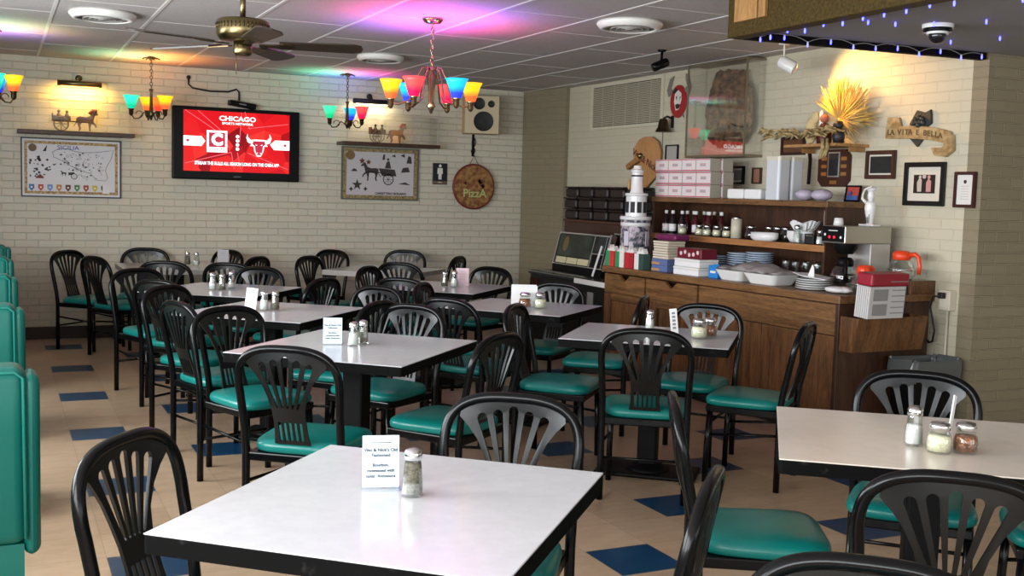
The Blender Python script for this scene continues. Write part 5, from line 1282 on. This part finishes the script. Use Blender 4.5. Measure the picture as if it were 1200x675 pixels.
for q in range(5):
    tag(MB().lathe([(0, 0), (.07, 0), (.115, .011), (.118, .014), (.11, .014), (.07, .005), (0, .004)], 28).build('plate', M_whitegloss, loc=CP(.40, .17, Z1+.0145*q)), 'white plate in the short stack next to the coffee maker', 'plate', 'white plates next to the coffee maker')
tag(MB().plate([(-.16, -.05), (-.02, -.10), (.13, -.04), (.06, .09), (-.10, .07)], 0, .004, M=Matrix.Rotation(.1, 4, 'Y')).prism([(-.02, 0), (.04, 0), (.035, .06), (.02, .08)], -.05, -.046).build('folded_paper', M_paper, loc=CP(.40, .18, Z1+.085), rz=CA), 'sheet of folded paper on the white plates', 'paper')
rr = random.Random(3)
mb = MB().ball((0, 0, .0235), .07, 16, (1.25, .8, .3), jit=.06).ball((.05, .02, .024), .05, 14, (1.1, .9, .4), jit=.06)
tag(mb.build('dish_cloth', mat('white cloth', '#D9D6D6', .8), loc=CP(.15, .12, Z1), rz=CA), 'crumpled white cloth at the counter corner', 'cloth')
# coffee maker
cm = thing('coffee_maker', 'steel coffee brewer with black front panel', 'coffee maker', CP(.38, .30, Z1), CA)
Msteel = mat('brushed steel', (.42, .40, .36, 1), .32, .9)
MB().box(-.105, .105, .0, .42, .305, .42, .006).build('head', Msteel, cm)
MB().box(-.098, .098, -.004, .0, .315, .415, .002).build('control_panel', M_blackplastic, cm)
flat('control_lights', [circ(-.03, .345, .010, 10), circ(.012, .345, .010, 10)], mat('red lamps', '#C81E3A', .4, emit='#FF2040', estr=.8), cm, -.0045)
flat('switches', [circ(-.07, .36, .009, 10), circ(.07, .345, .009, 10), rect(-.04, .04, .385, .39)], M_white, cm, -.0045)
MB().box(-.10, .10, .24, .42, .03, .305, .004).build('back_column', mat('pale steel', '#B9B6B0', .35, .3), cm)
MB().box(-.105, .105, .0, .42, 0, .03, .005).build('base', Msteel, cm)
autosmooth(MB().lathe([(0, .235), (.05, .235), (.075, .27), (.08, .305), (0, .305)], 24, (0, .115, 0)).build('filter_basket', M_blackplastic, cm))
def pot(loc, label, hm, full, rz=0):
    t = thing('coffee_pot', label, 'coffee pot', loc, rz, 'glass coffee pots')
    autosmooth(MB().lathe([(0, 0), (.065, 0), (.078, .02), (.08, .045), (.065, .085), (.045, .105), (.043, .112), (.041, .105), (.06, .083), (.076, .045), (.074, .02), (0, .004)], 28).build('glass_body', M_glass, t))
    if full: MB().lathe([(0, .006), (.071, .02), (.074, .045), (.068, .06), (0, .06)], 24).build('coffee', mat('black coffee', (.006, .004, .003, 1), .1), t)
    MB().lathe([(.043, .10), (.05, .105), (.05, .135), (.035, .15), (0, .152)], 24).build('collar', hm, t)
    MB().tube([(0, -.045, .128), (0, -.085, .135), (0, -.105, .12), (0, -.115, .07), (0, -.11, .03)], [.014, .013, .012, .011, .010], 8).build('handle', hm, t)
    MB().lathe([(.0795, .046), (.0815, .046), (.0815, .054), (.0795, .054)], 24).build('steel_band', M_chrome, t)
    t.scale = (1.15, 1.15, 1.2)
pot(CP(.38, .415, Z1+.0305), 'black handled coffee pot full of coffee under the brewer', M_blackplastic, True, CA+R(48))
pot(CP(.085, .30, Z1), 'orange handled coffee pot standing behind the red menus', M_orange, False, CA+R(50))
wm = thing('pot_warmer', 'low steel warmer beside the wall carrying an orange handled pot', 'warmer', CP(.10, .63, Z1), CA)
MB().box(-.09, .085, -.15, .12, 0, .085, .006).build('body', Msteel, wm); MB().lathe([(0, .085), (.07, .085), (.07, .09), (0, .09)], 24).build('hot_plate', M_black, wm)
pot(CP(.10, .63, Z1+.0915), 'orange handled coffee pot on the warmer by the wall', M_orange, False, CA+R(100))
t = thing('cup', 'small white cup upside down on the coffee brewer', 'cup', CP(.40, .36, Z1+.421), CA)
MB().lathe([(0, .045), (.028, .045), (.034, 0), (.031, 0), (.026, .041), (0, .041)], 18).build('cup_body', M_whitegloss, t); MB().lathe([(.024, .0455), (.026, .0455), (.026, .049), (.024, .049)], 18).build('foot_ring', M_whitegloss, t)
cf = thing('chef_figurine', 'white chef figurine with upraised arm on a checkered base on the brewer', 'figurine', CP(.36, .60, Z1+.421), CA); cf.scale = (.8, .8, .9)
mb = MB()
for i in range(8):
    for j in range(4):
        if (i+j) % 2: mb.box(-.08+.02*i, -.06+.02*i, -.04+.02*j, -.02+.02*j, .0005, .0145)
mb.build('dark_squares', M_red, cf)
MB().box(-.0805, .0805, -.0405, .0405, 0, .0135).build('base', M_white, cf)
autosmooth(MB().lathe([(0, .0145), (.03, .0145), (.032, .05), (.04, .09), (.048, .13), (.042, .17), (.018, .19), (.026, .20), (.03, .225), (.024, .25), (.04, .265), (.038, .285), (0, .295)], 18).build('body', M_whitegloss, cf))
MB().tube([(-.03, -.01, .165), (-.075, -.02, .20), (-.06, -.03, .24), (-.02, -.05, .27), (.06, -.06, .29)], [.014, .012, .009, .008, .005], 8).build('raised_arm', M_white, cf)
mb = MB()
for k in range(4): mb.box(-.022+.013*k, -.017+.013*k, -.0352, -.0332, .02, .085)
mb.build('apron_stripes', M_ink, cf)
# wastebasket
wb = thing('wastebasket', 'dark wastebasket lined with a grey bag at the wall corner', 'wastebasket', (5.26, 4.985, 0), 0)
b_ = MB(); bm = b_.bm; rings = []
for s, z in ((.8, 0), (1, .50), (.96, .50), (.77, .01)):
    rings.append([bm.verts.new((x*s, y*s, z)) for x, y in rrect(-.2, .2, -.11, .11, .03)])
for A, B in zip(rings, rings[1:]):
    for i in range(len(A)): bm.faces.new((A[i], A[(i+1) % len(A)], B[(i+1) % len(A)], B[i]))
bm.faces.new(rings[0][::-1]); bm.faces.new(rings[-1]); b_.build('bin', M_blackplastic, wb)
b_ = MB(); bm = b_.bm; rings = []; rr = random.Random(11)
for s, z in ((1.03, .40), (1.05, .47), (1.045, .52), (.99, .53), (.93, .50), (.88, .42)):
    rings.append([bm.verts.new((x*s+rr.uniform(-.006, .006), y*s+rr.uniform(-.006, .006), z+rr.uniform(-.012, .012))) for x, y in rrect(-.2, .2, -.11, .11, .03)])
for A, B in zip(rings, rings[1:]):
    for i in range(len(A)): f = bm.faces.new((A[i], A[(i+1) % len(A)], B[(i+1) % len(A)], B[i]))
b_.build('liner_bag', mat('grey film bag', '#5A5E5E', .15), wb)
# ------------------------------------------------------------------ jukebox and the cabinet behind it
jb = thing('jukebox', 'console jukebox with its lit display lid raised', 'jukebox', (4.79, 9.68, 0), RW_)
JL = 1.55
MB().box(0, JL, .02, .50, .06, .70, .006).build('body', mat('jukebox black', '#121314', .35), jb)
MB().box(.03, JL-.03, .06, .48, 0, .06).build('plinth', M_dark, jb)
MB().box(-.005, JL+.005, .0, .505, .70, .735, .004).build('deck', mat('dark grey deck', '#26292B', .25), jb)
MB().box(.0, JL, -.004, .0, .722, .732).box(.05, .95, .10, .11, .735, .742).build('trim_strips', M_chrome, jb)
MB().box(.96, JL-.01, -.012, .0, .685, .730, .002).build('white_edge', M_white, jb)
MB().box(1.18, 1.28, .006, .02, .44, .62, .004).build('pale_plate', mat('grey plate', '#8A8A86', .4), jb)
for k in range(5): MB().box(.03+.035*k, .045+.035*k, .0, .02, .3, .66).build('grille_bar', mat('maroon bar', '#3A1414', .4) if k == 0 else bpy.data.materials['maroon bar'], jb)
MB().box(.0, .98, .26, .33, .735, .80, .004).build('lid_hinge', M_blackplastic, jb)
lid = Matrix.Translation((.0, .30, .80)) @ Matrix.Rotation(R(-14), 4, 'X')
MB().box(0, .98, -.02, .02, 0, .32, .004, M=lid).build('lid', M_blackplastic, jb)
MB().box(-.016, .0, -.03, .025, -.02, .33, M=lid).box(.98, 1.01, -.03, .025, -.02, .33, M=lid).box(0, .98, -.026, -.02, .305, .32, M=lid).box(.70, .716, -.026, -.02, .0, .305, M=lid).box(.93, .94, -.026, -.02, .0, .305, M=lid).box(0, .98, -.026, -.02, -.012, .0, M=lid).box(.716, .93, -.026, -.02, .13, .14, M=lid).build('chrome_strips', M_chrome, jb)
MB().box(.015, .695, -.023, -.02, .08, .30, M=lid).box(.72, .925, -.023, -.02, .145, .30, M=lid).build('display_glass', noisy(mat('green black glass', '#1E2A24', .08), '#141C18', '#2E3A30', 5, 2), jb)
MB().prism(circ(.16, .205, .055, 20, rz=.075), -.0245, -.0232, M=lid).build('display_motif', mat('gilt motif', '#6E5A34', .4), jb)
for k in range(3): MB().box(.03+.222*k, .235+.222*k, -.025, -.02, .01, .07, M=lid).build('title_strip', mat('title strip cream', '#D8CFA8', .5) if k == 0 else bpy.data.materials['title strip cream'], jb)
# leaning strip
st_ = thing('white_strip', 'white strip of card leaning on the jukebox lid', 'card', (4.90, 8.60, .745), RW_)
MB().box(-.014, .014, -.003, .003, .008, .30, M=Matrix.Rotation(R(-10), 4, 'X') @ Matrix.Rotation(R(14), 4, 'Y')).build('strip', M_paper, st_)
bc = thing('brown_cabinet', 'reddish brown upright cabinet behind the jukebox', 'cabinet', (5.39, 9.95, 0), RW_)
MB().box(0, 2.0, -.07, .10, 0, 1.215, .003).build('body', mat('red brown panel', '#3C1D15', .35), bc)
MB().box(-.01, 2.01, -.08, .10, 1.215, 1.24, .004).build('top', mat('red brown top', '#4E281C', .35), bc)
MB().box(1.02, 1.20, -.078, -.07, 1.10, 1.135, .003).build('lock_plate', M_chrome, bc)
Mbb = M_brownblk
names_ = [['bottom', 'middle', 'top'], ['at the passage end', 'second from the passage end', 'third from the passage end', 'fourth, half hidden by the tower', 'fifth, behind the tower']]
for c_ in range(5):
    for r_ in range(3):
        x = .30*c_+.004*r_; z = 1.241+.111*r_
        t = thing('takeout_box', 'dark brown box, %s tier, %s' % (names_[0][r_], names_[1][c_]), 'box', (5.365, 9.81-x+(.02 if r_ == 1 else 0), z), RW_, 'dark brown boxes on the cabinet')
        MB().box(-.125, .125, -.06, .085, 0, .093, .024, 4).build('tub', Mbb, t)
        MB().box(-.128, .128, -.063, .088, .093, .109, .007, 2).build('lid', Mbb, t)
# ------------------------------------------------------------------ lights
def area(name, loc, rot, sx, sy, e, col=(1, 1, 1)):
    l = bpy.data.lights.new(name, 'AREA'); l.shape = 'RECTANGLE'; l.size = sx; l.size_y = sy; l.energy = e; l.color = col
    o = bpy.data.objects.new(name, l); C.objects.link(o); o.location = loc; o.rotation_euler = rot; return o
for w0, w1 in LW: area('daylight', (XL-.09, (w0+w1)/2, 1.6), (0, -R(90), 0), 1.3, w1-w0, 135, (.93, .97, 1))
for w0, w1 in RW: area('daylight', ((w0+w1)/2, YR-.09, 1.55), (R(90), 0, 0), w1-w0, 1.5, 36, (.95, .98, 1))
w = bpy.data.worlds.new('world'); sc.world = w; w.use_nodes = True
w.node_tree.nodes['Background'].inputs[0].default_value = (.75, .85, 1, 1); w.node_tree.nodes['Background'].inputs[1].default_value = .6
sc.view_settings.view_transform = 'Standard'; sc.view_settings.look = 'None'; sc.view_settings.gamma = 1; sc.view_settings.use_curve_mapping = False
sc.view_settings.exposure = 0.36
sc.cycles.use_denoising = True
sc.cycles.max_bounces = 8; sc.cycles.diffuse_bounces = 4; sc.cycles.glossy_bounces = 4; sc.cycles.transmission_bounces = 8; sc.cycles.transparent_max_bounces = 8
sc.cycles.sample_clamp_indirect = 6; sc.cycles.caustics_reflective = False; sc.cycles.caustics_refractive = False
